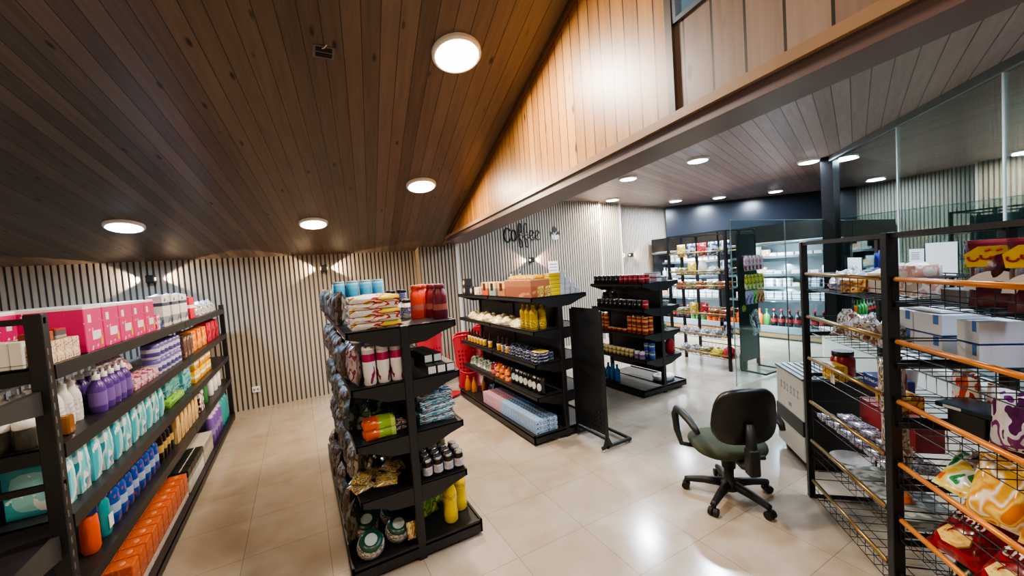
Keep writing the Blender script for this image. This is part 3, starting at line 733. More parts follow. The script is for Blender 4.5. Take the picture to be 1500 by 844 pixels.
petal((0,-.15),(-.085,-.05),.3,-.012,'petal',PALE); petal((0,-.15),(.085,-.05),.3,-.012,'petal',PALE); petal((0,-.16),(0,-.03),.2,-.016,'petal',PALE)
nt_=thing('wall_notice','small white paper notice with handwritten lines on the slatted wall','notice',(4.385,6.31,1.585))
MB().box(-.11,.11,-.003,0,-.12,.12).build('paper',mat('paper','#eceeed',.6),nt_)
b=MB()
for r_,z in enumerate((.06,0,-.06)):
    b.tube([(-.085+i*.0085,-.004,z+.016*math.sin(i*2.1+r_)*math.sin(i*.9+r_*2)) for i in range(21)],.0045,4)
b.build('handwriting',mat('ink','#23242a',.6),nt_)
# ------------------------------------------------------------------ goods
R_=random.Random(11)
def row(kind,n,p,step,fmt,group=None,rz=0,jz=.04,jx=0,rx=0,ry=0,sc=1,start=0):
    out=[]
    for i in range(n):
        q=[p[a]+step[a]*i for a in range(3)]
        lb=fmt.format(o=ORD[i+start]) if '{o}' in fmt else fmt
        out.append(kind.put(q[0]+R_.uniform(-jx,jx),q[1]+R_.uniform(-jx,jx),q[2],lb,group,rz+R_.uniform(-jz,jz),rx,ry,sc))
    return out
L90,R90=PI/2,-PI/2
def Kbox(name,cat,w,d,h,m,b=.003): return Kind(name,cat,carton(w,d,h,b),m)
WCAP=mat('cap_white','#ecebe8',.4); BCAP=mat('cap_black','#17171a',.4); SILV=mat('lid_silver','#c2c3c4',.25,.9)
def capped(name,cat,body,bm,cap,cm,lab=None,lm=None):
    ps=[('cap',cap,cm)]
    if lab: ps.append(('label',lab,lm))
    return Kind(name,cat,body,bm,ps)
# --- left shelving, top shelf
LX=LX-.014
z=1.366
PINK=bands('pads_pink',[(0,'#cf2f74'),(.05,'#d8307a'),(.93,'#f0eef0')],'Z',.4,('#f2d9e4',5.5,.66))
kp=Kind('pads_box','box',carton(.186,.21,.205).box(-.03,.06,-.1065,-.1045,.05,.09,1).box(-.062,-.03,-.1065,-.1045,.13,.165,2).box(.05,.075,-.1065,-.1045,.02,.06,3),[PINK,mat('pads_white','#f4e8ee',.4),mat('pads_dot','#f7f0f3',.4),mat('pads_gold','#e4b04a',.4)])
row(kp,5,(LX-.115,2.48,z),(0,.192,0),'large pink pads box with white lid, {o} from the near post, top of left shelving','pads boxes',L90,.02)
row(kp,2,(LX-.31,2.19,z),(0,.192,0),'large pink pads box behind the cream cartons, {o} from the near post','pads boxes',L90,.02)
row(kp,4,(LX-.335,2.60,z),(0,.195,0),'pink pads box in the rear row of the left top shelf, {o} from near end','pads boxes',L90,.02)
CREAM=printed('cream_print',['#efe3cf','#e7d6bb','#c49a78','#f1e8da','#8a5a44'],4.5,.5,(1,1,.8))
row(Kbox('cream_carton','carton',.058,.10,.085,CREAM),4,(LX-.06,2.115,z),(0,.062,0),'small cream printed carton, {o} from the near post, left top shelf','cream cartons',L90,.02)
Kbox('brown_box','box',.085,.06,.035,mat('brown_card','#a3532e',.5)).put(LX-.06,2.15,z+.087,'flat brown box lying on the cream cartons',rz=L90)
Kbox('grey_box','box',.08,.06,.04,bands('grey_tin',[(0,'#9b9a98'),(.3,'#56575b'),(.8,'#b1352e')],'Z')).put(LX-.06,2.25,z+.087,'small grey box lying on the cream cartons',rz=L90)
row(Kbox('white_carton','carton',.034,.08,.10,bands('plain_white',[(0,'#d9d8d4'),(.12,'#8f8f8f'),(.16,'#e6e5e1')],'Z')),7,(LX-.082,2.11,z),(-.0355,0,0),'slim white carton at the near end of left top shelf, {o} from the post','slim white cartons',0,.0)
Kbox('small_pink_box','box',.075,.07,.10,printed('pink_small',['#f3dbe3','#d93c79','#fbeef3'],3,.4)).put(LX-.045,3.405,z,'small white and pink box beside the last large pads box',rz=L90)
Kind('blue_pack','pack',lump(.10,.12,.085,3,10,.12),mat('deep_blue','#15528f',.4)).put(LX-.07,3.52,z,'rounded blue pack between pink boxes and paper towel packs')
def rolls(r,h,n=2):
    b=MB()
    for i in range(n): b.lathe([(r*.9,0),(r,.01),(r,h-.01),(r*.85,h),(r*.25,h-.004)],((i-(n-1)/2)*2*r,0,0),n=16)
    return b
TOW=bands('towel_print',[(0,'#dcdcda'),(.10,'#9aa0ac'),(.30,'#e5e5e3'),(.62,'#3a4a66'),(.72,'#e9e9e7')],'Z',.45,('#54607a',3.2,.63))
row(Kind('paper_towel_pack','paper towels',brick(.225,.12,.235,4,.014),TOW),3,(LX-.08,3.73,z),(0,.25,0),'tall white paper towel pack, {o} from the pink boxes, left top shelf','paper towel packs',L90,.03)
Kind('red_pack','pack',brick(.2,.12,.20,5,.012),bands('red_pack',[(0,'#d12a48'),(.45,'#f4e6e8'),(.6,'#d5304d')],'Z',.4)).put(LX-.08,4.50,z,'red tissue pack after the white paper towels, left top shelf',rz=L90)
row(Kind('wrapped_pack','pack',lump(.22,.15,.14,7,10,.22),printed('wrap_grey',['#a9aaac','#d4d5d6','#7b7d80','#c3c4c6'],4,.2)),4,(LX-.10,4.80,z),(0,.25,0),'grey plastic wrapped pack at the far end of left top shelf, {o} one','grey wrapped packs',L90,.4)
# --- left shelving, second shelf
z=1.071
PUMPW=mat('pump_white','#e8e6e3',.35); PUMPB=mat('pump_body_white','#e4e2df',.3)
def pump(h): 
    return MB().lathe([(.016,h),(.016,h+.022),(.006,h+.024),(.006,h+.045),(.012,h+.047),(.012,h+.056)],n=10).box(-.045,.008,-.007,.007,h+.047,h+.056)
def pumpkind(name,bm,r,h,sx=1.0,lm=None):
    return Kind(name,'bottle',MB().lathe([(r*.92,0),(r,.012),(r,h*.72),(r*.8,h*.87),(.017,h*.95),(.017,h)],n=14,sx=sx),bm,[('pump',pump(h),PUMPW)]+([('label',MB().lathe([(r+.0008,h*.2),(r+.0008,h*.62)],n=14,sx=sx),lm)] if lm else []))
kw=pumpkind('pump_bottle',PUMPB,.031,.155,1,printed('pump_label',['#e9e7e4','#c9c6c2','#efeeec'],3,.4))
row(kw,5,(LX-.095,2.14,z),(0,.075,0),'white pump bottle, {o} from the near post, front row, second left shelf','white pump bottles',L90+.4,.6)
row(kw,4,(LX-.175,2.17,z),(0,.078,0),'white pump bottle, {o} from the near post, rear row, second left shelf','white pump bottles',L90,.6)
ka=Kind('amber_bottle','bottle',carton(.05,.04,.075,.006),mat('amber_glass','#9a6526',.12,trans=.3),[('cap',carton(.03,.03,.02).box(0,0,0,0,0,0),WCAP)])
ka.put(LX-.018-.02,2.215,z,'small amber glass bottle beside the front white pump bottles',rz=L90)
kvp=pumpkind('purple_pump_bottle',mat('purple_bottle','#5a3a8c',.3),.032,.15,1.15,mat('lilac_label','#7d62ab',.4))
row(kvp,5,(LX-.05,2.55,z),(0,.078,0),'purple pump bottle, {o} from the white ones, front row, second left shelf','purple pump bottles',L90,.4)
row(kvp,4,(LX-.135,2.56,z),(0,.08,0),'purple pump bottle, {o} from the white ones, rear row, second left shelf','purple pump bottles',L90,.4)
PK=printed('pink_soft',['#d98aa8','#f2d3de','#b4466f','#e9b7c7'],4,.3)
row(Kind('pink_pack','pack',brick(.10,.12,.07,9,.01),PK),4,(LX-.075,2.98,z),(0,.11,0),'soft pink pack in the lower layer, {o} from the purple pumps','soft pink packs',L90,.1)
row(Kind('pink_pouch','pack',pouch(.10,.13,.04,4,8),PK),3,(LX-.12,3.0,z+.085),(0,.11,0),'pink pouch lying on the soft pink packs, {o} from the purple pumps','pink pouches',L90,.1,rx=-.7)
PW=bands('lilac_rolls',[(0,'#dcd8ea'),(.18,'#5a549c'),(.45,'#cfcbe4'),(.7,'#6862a8')],'Z',.35)
kr=Kind('lilac_roll_pack','roll pack',rolls(.05,.10,3),PW)
row(kr,2,(LX-.07,3.52,z),(0,.31,0),'lilac and white roll pack, lower layer, {o} from near end','lilac roll packs',L90,.02)
row(kr,2,(LX-.075,3.53,z+.101),(0,.31,0),'lilac and white roll pack, upper layer, {o} from near end','lilac roll packs',L90,.02)
row(Kbox('brown_box','box',.10,.14,.17,printed('brown_print',['#4a332c','#6d4a3c','#2f2320','#b59a86'],3,.4)),3,(LX-.09,4.06,z),(0,.108,0),'dark brown box, {o} from the lilac rolls, second left shelf','dark brown boxes',L90,.03)
row(Kind('orange_pack','pack',brick(.20,.14,.19,12,.014),printed('orange_print',['#e0701c','#ef8d2a','#f6b763','#c94f12'],3,.35)),3,(LX-.09,4.46,z),(0,.215,0),'orange soft pack, {o} from the brown boxes, second left shelf','orange soft packs',L90,.05)
row(Kind('crimson_pack','pack',brick(.20,.14,.21,13,.014),printed('crimson_print',['#b81d3a','#cf2a47','#8f1430','#d94a62'],2.5,.35)),3,(LX-.09,5.14,z),(0,.225,0),'crimson soft pack, {o} from the orange packs, second left shelf','crimson soft packs',L90,.05)
kj=capped('glass_jar','jar',cyl(.028,.075,0,14,.004),mat('jar_glass','#5c5a52',.1,trans=.55),cyl(.029,.03,.076,14),WCAP)
row(kj,5,(LX-.10,2.105,z),(-.062,0,0),'small glass jar with white cap at near end of second left shelf, {o} from post','white capped jars',0,.1)
# --- left shelving, third shelf
z=.801
CY=bands('cyan_wrap',[(0,'#9adbe2'),(.08,'#49b5c6'),(.34,'#8fd5dc'),(.5,'#d7eef0'),(.62,'#58bccb')],'X',.3,('#e9f4f5',3.5,.6))
CY2=printed('cyan_wrap2',['#58b9c8','#7fd0da','#e6f3f4','#3c9fb5','#d98fa0'],3.2,.3,(1,1,.5))
kc=Kind('nappy_pack','nappies',brick(.115,.20,.215,21,.016),[CY2]); kc2=Kind('wet_wipe_pack','wipes',brick(.115,.20,.205,22,.018),[CY])
for i in range(11):
    (kc if i%2 else kc2).put(LX-.115,2.19+i*.118,z,'turquoise printed soft pack, %s from the near post, third left shelf'%ORD[i],'turquoise soft packs',L90+R_.uniform(-.05,.05))
row(Kind('blue_pack','pack',brick(.11,.12,.20,23,.01),bands('blue_band',[(0,'#2d74a8'),(.35,'#d5e6ee'),(.7,'#3a86b8')],'X',.35,('#cfe3ee',3,.62))),2,(LX-.30,2.12,z),(-.0,.14,0),'light blue pack at the back near end of third left shelf, {o} one','light blue packs',.2,.1)
Kind('green_pack','pack',brick(.42,.17,.055,24,.012),printed('lime_print',['#6fae3a','#8cc455','#4f8f2a','#cfe6a8'],2.5,.35)).put(LX-.105,3.74,z,'flat lime green pack under the teal bundles, third left shelf',rz=L90)
TEAL=printed('teal_print',['#3f9aa0','#6dbcc0','#2b7d88','#a5d6d6'],3.5,.22)
Kind('teal_bundle','pack',brick(.40,.17,.17,25,.02),TEAL).put(LX-.115,3.74,z+.068,'large teal wrapped bundle lying on the lime green pack',rz=L90)
Kind('teal_bundle','pack',brick(.30,.17,.22,26,.02),TEAL).put(LX-.115,4.15,z,'large teal wrapped bundle standing between lime pack and yellow packs',rz=L90)
YL=bands('yellow_pack',[(0,'#e0a514'),(.25,'#efbb1e'),(.36,'#e8ecf2'),(.52,'#f0c22b'),(.85,'#d99a10')],'Z',.35,('#3a5fae',4,.68))
ky=Kind('yellow_pack','pack',brick(.24,.16,.115,27,.012),YL)
row(ky,3,(LX-.10,4.44,z),(0,.25,0),'yellow soft pack, lower layer, {o} from the teal bundles','yellow soft packs',L90,.04)
row(ky,3,(LX-.10,4.44,z+.117),(0,.25,0),'yellow soft pack, upper layer, {o} from the teal bundles','yellow soft packs',L90,.04)
# --- left shelving, fourth shelf
z=.521
def flatbottle(w,d,h,capr): 
    return MB().lathe([(.8,0),(1,.015),(1,h*.55),(.92,h*.8),(.45,h*.93),(.3,h*.95)],n=16,sx=w/2,sy=d/2) , MB().lathe([(capr,h*.94),(capr,h*.94+.035),(capr*.9,h*.94+.04)],n=14)
a,b_=flatbottle(.075,.06,.19,.026); capped('orange_bottle','bottle',a,mat('orange_bottle','#e0551c',.35),MB().lathe([(.031,.165),(.031,.225),(.028,.23)],n=14),mat('navy_cap','#20266b',.35)).put(LX-.05,2.33,z,'orange bottle with navy cap, nearest on the fourth left shelf',rz=L90)
a,b_=flatbottle(.08,.05,.19,.022); capped('teal_bottle','bottle',a,mat('teal_bottle','#178d92',.3),b_,mat('coral_cap','#d2605a',.4),MB().box(-.02,.025,-.0262,-.024,.03,.09),mat('teal_label','#dfe5df',.4)).put(LX-.05,2.46,z,'teal bottle with coral cap beside the orange bottle',rz=L90)
BL=bands('blue_bottle',[(0,'#173f8e'),(.2,'#1b4fa8'),(.3,'#9fb2d6'),(.55,'#1a4aa0')],'Z',.3,('#b64a5a',3.5,.66))
a,b_=flatbottle(.075,.045,.185,.02); kb=capped('blue_bottle','bottle',a,BL,b_,mat('blue_cap','#14306f',.35))
row(kb,8,(LX-.05,2.57,z),(0,.088,0),'blue shampoo bottle, {o} from the teal bottle, fourth left shelf','blue shampoo bottles',L90,.25)
a,b_=flatbottle(.065,.045,.2,.018); kg=capped('dark_bottle','bottle',a,bands('dark_gold',[(0,'#1c1613'),(.35,'#c7a25c'),(.6,'#1f1815')],'Z',.3),b_,mat('gold_cap','#c9a66a',.3,.5))
row(kg,4,(LX-.05,3.29,z),(0,.078,0),'dark bottle with gold cap, {o} from the blue bottles','gold capped bottles',L90,.1)
TP=printed('tan_print',['#cfae74','#dcc08c','#b98f55','#e3cfa4'],2.4,.4,(1,1,.4))
row(Kind('tan_pack','pack',brick(.105,.17,.25,31,.01),TP),6,(LX-.10,3.65,z),(0,.115,0),'tall tan pack, {o} from the gold capped bottles, fourth left shelf','tall tan packs',L90,.05)
Kbox('white_brown_pack','pack',.16,.12,.23,printed('whitebrown',['#e9e4df','#5a2a22','#f2efec','#7c3a2e'],2.2,.4)).put(LX-.09,4.47,z,'white and brown pack after the tall tan packs',rz=L90)
a,b_=flatbottle(.12,.08,.25,.022); capped('green_bottle','bottle',a,mat('green_bottle','#2a7a3a',.35),b_,WCAP).put(LX-.07,4.75,z,'green bottle after the white and brown pack, fourth left shelf',rz=L90,sc=.88)
row(capped('white_bottle','bottle',a,mat('milk_bottle','#e6e2d6',.35),b_,WCAP),3,(LX-.07,5.05,z),(0,.22,0),'large white bottle near the far end, {o} from the green bottle','large white bottles',L90,.05,sc=.88)
# --- left shelving, base
z=.086
OC=bands('orange_carton',[(0,'#d8d2cb'),(.25,'#b9624a'),(.62,'#cf5a2e'),(.66,'#d8642f')],'Z',.4,('#e58a5a',7,.6)); ko=Kind('orange_carton','carton',carton(.062,.105,.175).lathe([(.014,.175),(.014,.1755),(.004,.1757)],(0,0,0),n=10,mi=1),[OC,mat('carton_dot','#eb9a6a',.4)])
for i in range(11):
    for j in range(4): ko.put(LX-.075-j*.108,2.66+i*.0655+ (i*.035),z,'small orange carton, %s in its line, %s line from near end'%(['front','second','third','rear'][j],ORD[i]),'orange cartons on the left base',L90,sc=(1.5,1,1))
KC=bands('black_carton',[(0,'#d2cfc6'),(.5,'#8d8f84'),(.7,'#22261f'),(.95,'#252a22')],'Z',.4); kk=Kind('black_carton','carton',carton(.10,.105,.175).box(-.05,.05,-.004,.004,.175,.1755,1),[KC,mat('carton_line','#b9b8ac',.5)])
for i in range(5):
    for j in range(4): kk.put(LX-.075-j*.108,3.80+i*.105,z,'black topped carton, %s in its line, %s line after the orange ones'%(['front','second','third','rear'][j],ORD[i]),'black topped cartons',L90)
kgc=Kbox('grey_carton','carton',.13,.105,.17,bands('grey_carton',[(0,'#a89f92'),(.6,'#8b8379'),(.92,'#b6b0a5')],'Z',.5))
for i in range(3):
    for j in range(4): kgc.put(LX-.075-j*.108,4.36+i*.135,z,'plain grey carton, %s in its line, %s line after the black ones'%(['front','second','third','rear'][j],ORD[i]),'plain grey cartons',L90)
a,b_=flatbottle(.13,.10,.25,.025); row(capped('blue_jug','bottle',a,mat('blue_jug','#1c6f98',.25),b_,mat('beige_cap','#a89a78',.4)),2,(LX-.25,4.84,z),(0,.15,0),'blue jug behind the purple bottles on the base, {o} from the grey cartons','blue jugs',L90,.1)
a,b_=flatbottle(.11,.08,.32,.024); row(capped('purple_bottle','bottle',a,bands('purple_b',[(0,'#5a3d86'),(.3,'#8a74ad'),(.5,'#6b4f97'),(.85,'#b79cc0')],'Z',.3),b_,mat('peach_cap','#d89a7a',.4)),4,(LX-.06,4.84,z),(0,.135,0),'tall purple bottle on the left base, {o} from the grey cartons','tall purple bottles',L90,.1)
row(capped('teal_bottle','bottle',a,mat('sea_bottle','#2c8f8f',.3),b_,mat('sea_cap','#1f6d70',.4)),3,(LX-.06,5.40,z),(0,.14,0),'tall teal bottle at the far foot of left shelving, {o} from the purple ones','tall teal bottles',L90,.1)
# ------------------------------------------------------------------ middle gondola (oil bottles at its foot), centre x=.495, near end y=2.17
GX,GY=.495,2.17
z=1.331
kroll=capped('blue_canister','canister',cyl(.036,.255,0,18),bands('blue_can',[(0,'#b9c4c8'),(.08,'#2f86b0'),(.85,'#3d93bd'),(.95,'#6fb0cc')],'Z',.35),cyl(.034,.012,.255,18),mat('pale_lid','#8fb4c4',.4))
row(kroll,4,(.225,2.66,z),(.078,0,0),'tall blue canister behind the stacked sugar bags, {o} from the left','tall blue canisters',.2,.0)
row(capped('dark_canister','canister',cyl(.034,.23,0,16),mat('grey_can','#5a5b5e',.4),cyl(.035,.01,.23,16),BCAP),2,(.225,2.76,z),(.075,0,0),'dark grey canister in the row behind the blue ones, {o} from left','dark grey canisters')
SUG=printed('sugar_print',['#d8c23c','#ece6d8','#e4e2de','#dcd9d4','#c5262e','#efe7d2'],3.4,.25,(1,1,.4)); SUG2=printed('sugar_print2',['#d4bf4a','#b82a2e','#ebe8e3','#e0ddd8','#eceae6'],3,.25,(1,1,.4),seed=2)
ks=[Kind('sugar_bag','bag',brick(.285,.20,.045,40+i,.012,8),[SUG if i%2 else SUG2]) for i in range(2)]
for i in range(5): ks[i%2].put(.36+.004*(-1)**i,2.31,z+.036*i,'white sugar bag with red and yellow print, %s from the bottom of its stack'%ORD[i],'stacked sugar bags',R_.uniform(-.04,.04))
ktub=capped('supplement_tub','tub',MB().lathe([(.036,0),(.04,.006),(.04,.085),(.03,.1)],n=18),mat('tub_white','#dddcd6',.35),cyl(.034,.02,.1,18),BCAP,MB().lathe([(.0405,.02),(.0405,.072)],n=18),printed('tub_label',['#2a3560','#8a93ab','#26305a','#c7cbd4'],4,.4))
row(ktub,2,(.54,2.60,z),(.083,0,0),'white tub with dark blue label, front row, {o} from the sugar bags','white tubs',.5)
row(ktub,2,(.55,2.71,z),(.083,0,0),'white tub with dark blue label, rear row, {o} from the sugar bags','white tubs',.5)
row(capped('dark_jar','jar',cyl(.034,.16,0,14),printed('darkjar',['#3a2a4a','#6a3a5c','#27406a','#2a3a52'],3,.3),cyl(.034,.02,.16,14),BCAP),4,(.42,2.83,z),(.075,0,0),'tall dark jar behind the white tubs, {o} from the left','tall dark jars')
def jug(m,cm,nm): return capped(nm,'bottle',MB().lathe([(.041,0),(.046,.01),(.044,.13),(.040,.168),(.031,.18),(.031,.19)],n=18,sy=.8),m,cyl(.033,.026,.186,16),cm,MB().lathe([(.0457,.055),(.0452,.09)],n=18,sy=.8),mat('jug_label','#9c5a50',.4))
ko_=jug(mat('jug_orange','#cf3f22',.35),mat('jug_cap_o','#c03a20',.4),'orange_jug'); kr_=jug(mat('jug_red','#7c1f2a',.3),mat('jug_cap_r','#8a2a30',.4),'red_jug')
ko_.put(.655,2.46,z,'orange red plastic jug, left of the four on the gondola top'); ko_.put(.715,2.57,z,'orange red plastic jug, second of the four, set back')
kr_.put(.745,2.44,z,'dark red plastic jug between the orange and maroon ones'); jug(mat('jug_maroon','#641c30',.3),mat('jug_cap_m','#6e2236',.4),'maroon_jug').put(.755,2.32,z,'maroon plastic jug nearest the gondola corner')
# second shelf
z=1.031
LB=MB().bbox(-.026,.026,0,.30,0,.052,.002).box(-.022,.022,-.0006,0,.006,.046,1)
klb=Kind('long_box','box',LB,[mat('long_box','#26302a',.45),mat('box_end','#d9dade',.5)])
row(klb,3,(.635,2.185,z),(.056,0,0),'long dark box with white end, {o} from the gondola upright','long dark boxes',0,.0)
row(klb,2,(.64,2.26,z+.053),(.056,0,0),'long dark box in the upper layer, {o} from the upright','long dark boxes',.06,.03)
ROLLM=bands('foil_roll',[(0,'#e8e8ea'),(.55,'#eeeef0'),(.6,'#a8265a'),(.8,'#c9bfc6'),(.9,'#ececee')],'Z',.18,('#8c2a52',2.5,.64))
row(Kind('film_roll','roll',MB().lathe([(.030,0),(.034,.01),(.034,.20),(.03,.21),(.012,.212)],n=16),ROLLM),3,(.305,2.235,z),(.073,0,0),'white wrapped roll with magenta band, {o} from the left','white wrapped rolls',0,.4)
row(Kind('pink_grey_pouch','pouch',pouch(.10,.215,.06,5),printed('pinkgrey',['#8d7a80','#b9a9ae','#7d3a50','#cfc6c9'],3,.25)),3,(.235,2.29,z),(0,.11,0),'pink grey pouch beside the wrapped rolls, {o} from near end','pink grey pouches',R90,.2)
row(Kind('film_roll','roll',MB().lathe([(.030,0),(.034,.01),(.034,.20),(.03,.21),(.012,.212)],n=12),ROLLM),2,(.34,2.36,z),(.075,0,0),'white wrapped roll in the rear row, {o} from the left','white wrapped rolls rear')
# third shelf
z=.731
TQ=printed('turq_pouch',['#2c6f80','#4d9aa6','#d7e1e2','#1f5566','#8c4a6e','#8fc0c6'],3.6,.18)
kt=[Kind('turquoise_packet','packet',brick(.235,.19,.045,50+i,.012,8),TQ) for i in range(2)]
for i in range(5): kt[i%2].put(.665+.006*(-1)**i,2.33+.004*i,z+.0335*i,'flat turquoise packet, %s from the bottom of its stack'%ORD[i],'stacked turquoise packets',R_.uniform(-.15,.15))
OG=bands('orange_green',[(0,'#d65a1e'),(.42,'#e0702a'),(.46,'#8fae3a'),(.8,'#b9cf63'),(.93,'#4f7f2c')],'X',.22,('#d7df8e',4,.66))
kog=Kind('orange_green_pack','packet',brick(.19,.13,.062,55,.014,8),OG)
row(kog,2,(.335,2.27,z),(0,0,.05),'orange and lime packet, {o} from the bottom of its pair','orange and lime packets',0,.05)
Kind('dark_green_bag','bag',lump(.26,.2,.15,6,14,.35),printed('bag_dark_green',['#22332c','#3f5a4c','#16211c','#7f968a'],4,.15,interp='EASE')).put(.345,2.48,z,'dark green glossy bag behind the orange and lime packets')  # pale streaks in the colour imitate gloss on the film
row(Kind('small_blue_pack','packet',pouch(.09,.07,.03,8),printed('bluewhite',['#2f4f9a','#d9dbe2','#7a2f3a','#c79a4a'],4,.25)),2,(.455,2.27,z+.003),(0,.0,.026),'small blue and white packet by the upright, {o} from the bottom','small blue packets',.3,.2,rx=-1.45)
# fourth shelf
z=.431
kjar=capped('preserve_jar','jar',MB().lathe([(.026,0),(.029,.006),(.029,.075),(.024,.088)],n=16),mat('jar_dark','#2b1a18',.15),cyl(.026,.016,.087,16),SILV,MB().lathe([(.0295,.014),(.0295,.062)],n=16),printed('jar_label',['#c3bdc4','#a9a2ab','#d8d4d8'],3,.4))
for j in range(4):
    for i in range(4):
        if j==3 and i>1: continue
        kjar.put(.575+i*.064+.004*j,2.235+j*.066,z,'dark preserve jar with silver lid, %s from the upright, %s row'%(ORD[i],ORD[j]),'dark preserve jars',R_.random()*.6)
capped('olive_jar','jar',cyl(.027,.10,0,14),mat('olive_jar','#6f6838',.2),cyl(.026,.014,.1,14),mat('olive_lid','#8a8a4a',.4)).put(.73,2.45,z,'olive green jar standing behind the dark preserve jars')
YG=printed('yellow_grey',['#c29a2e','#7d7568','#d8b652','#5c5648','#b9b39a','#8a6a24'],3.2,.2)
ky_=[Kind('snack_packet','packet',pouch(.13,.10,.045,60+i),YG) for i in range(2)]
for i,(x,y,r,zz) in enumerate(((.24,2.26,.4,0),(.335,2.24,-.3,0),(.41,2.29,.9,0),(.29,2.36,.2,.0),(.42,2.40,-.5,0),(.27,2.30,1.1,.034),(.36,2.34,-.9,.034))):
    ky_[i%2].put(x,y,z+.02+zz,'crumpled yellow and grey snack packet, %s from the shelf corner'%ORD[i],'crumpled snack packets',r,rx=-1.45)
Kind('brown_bag','bag',lump(.24,.18,.13,9,12,.35),printed('brown_bag',['#4a3a2e','#6b5442','#8a6a3a','#332822'],3,.2)).put(.345,2.68,z,'brown glossy bag behind the yellow snack packets')
for i,(x,y) in enumerate(((.275,2.47),(.415,2.5))): Kind('brown_clear_bag','bag',lump(.13,.14,.15,500+i,12,.4),printed('brownclear',['#3a2f28','#6b5a4a','#a39582','#2a211c'],4,.14,interp='EASE')).put(x,y,z,'clear bag of brown goods behind the snack packets, %s'%['left one','right one'][i])
# base
z=.087
OILM=mat('oil_yellow','#f2d21e',.05,trans=.12,spec=.6)
def oil(h=.27,r=.043): return MB().lathe([(r*.8,0),(r,.012),(r,.06),(r*.93,.08),(r*.93,.12),(r,.14),(r*.98,.185),(r*.72,.222),(r*.36,.244),(r*.33,h)],n=20)
koil=capped('oil_bottle','bottle',oil(),OILM,MB().lathe([(.0175,.256),(.0175,.285),(.015,.288)],n=14),mat('red_cap','#b3322a',.4),MB().lathe([(.0438,.145),(.0432,.18)],n=20),printed('oil_label',['#d5b41c','#b98f14','#e4cf5a'],3,.3))
koil.put(.71,2.285,z,'nearest yellow oil bottle on the gondola base, left of the pair',rz=.3); koil.put(.803,2.37,z,'right yellow oil bottle on the gondola base, set slightly back',rz=1)
row(Kind('green_packet','packet',pouch(.12,.17,.05,12),printed('green_packet',['#5b8a2a','#8fb43c','#3d6a22','#d9d35a'],3,.22)),2,(.62,2.42,z),(.05,.09,0),'leaning green packet behind the oil bottles, {o} from upright','green packets',.3,.1,rx=-.25)
kd=Kind('wrapped_dish','packet',MB().lathe([(.07,0),(.075,.02),(.068,.055),(.06,.06)],n=20),printed('dish_wrap',['#857c70','#b5aea0','#6d6457','#d0cbbf'],4,.12),[('lid',MB().lathe([(.06,.06),(.063,.068),(.06,.076),(.034,.078)],n=24),mat('lid_green','#1f4a38',.3)),('disc',MB().lathe([(.033,.078),(.033,.0795)],n=20),mat('disc_white','#b7c6c2',.4))])
for i,(x,y,rx) in enumerate(((.235,2.27,.55),(.395,2.32,.5),(.24,2.46,.4),(.40,2.50,.4))): kd.put(x,y,z+.035,'clear packed bundle with round green lid, %s on the gondola base, left first'%ORD[i],'green lidded bundles',0,rx)
Kind('yellow_tag_pack','packet',pouch(.05,.09,.02,13,8),printed('ytag',['#caa13a','#e4d9b8','#b0682a'],2.5,.3)).put(.475-.02,2.225,z+.02,'small yellow packet beside the green lidded bundles',rx=-.3)
# packets hanging over the left long face of the middle gondola
DB=[printed('dark_bag%d'%i,c,4,.48,seed=i,interp='EASE') for i,c in enumerate((['#2b2a26','#4a463c','#1d1c1a','#7d776a'],['#3c332c','#5e4c3c','#28221e','#8b7a63'],['#2f3a34','#48544c','#1f2622','#8a9088'],['#4e463e','#8d8373','#37302a','#b0a798']))]
kdb=[Kind('dark_packet','packet',pouch(.17,.20 if i!=2 else .16,.075,70+i),DB[i]) for i in range(4)]
for s_,zz in enumerate((1.331,1.031,.731,.431,.087)):
    for i in range(8):
        kdb[(i+s_)%4].put(.20 if s_<4 else .165,2.46+i*.19+(.15 if s_==0 else 0),zz+.008,'dark glossy packet on the left face, %s from near end, %s level'%(ORD[i],['top','second','third','fourth','base'][s_]),'dark packets on the left face',R90+R_.uniform(-.3,.3),-.08)
# ------------------------------------------------------------------ second gondola (gift boxes), centre 2.11, near end 2.96, front face x=1.80
z=1.331; FX=1.815
kcup=Kind('cup_box','box',carton(.075,.10,.095).lathe([(.03,0),(.03,.001),(.012,.0012)],(0,0,0),n=4,mi=0),[mat('cup_box','#2d2f35',.4)],[('cup_picture',MB().prism([(.028*math.cos(i*PI/8),.045+.03*math.sin(i*PI/8)) for i in range(16)],-.0515,-.0502,'Y'),printed('cup_pic',['#d9b58c','#efdcc0','#7a4526'],2.2,.4))])
for i,(y,zz) in enumerate(((4.62,0),(4.62,.097),(4.40,0))): kcup.put(FX+.07,y,z+zz,'small dark box with a round cup picture, %s at the far corner'%['lower','upper','nearer'][i],None,R90)
Kbox('cream_box','box',.12,.10,.09,printed('cream_pink',['#e9cdb8','#f1e2d4','#c98f7a'],2.5,.4)).put(FX+.07,4.24,z,'cream box between the cup boxes and the coloured gift boxes',rz=R90)
def gift(nm,c1,c2,dark): 
    return Kind(nm,'box',carton(.16,.12,.145),bands(nm,[(0,c1),(.55,c2)],'Z',.4),[('window',MB().box(-.035,.03,-.0612,-.06,.055,.135),mat(nm+'_dark',dark,.35))])
gift('red_gift_box','#b9543c','#d9b28a','#4a2018').put(FX+.08,4.01,z,'red and cream gift box with dark window, left of the grey green one',rz=R90)
gift('green_gift_box','#83928a','#dcbf95','#1e2a1c').put(FX+.08,3.815,z,'grey green and cream gift box with dark window',rz=R90)
gift('brown_gift_box','#a5684a','#d8a765','#4a2016').put(FX+.085,3.61,z,'brown and cream gift box with dark window beside the big box',rz=R90)
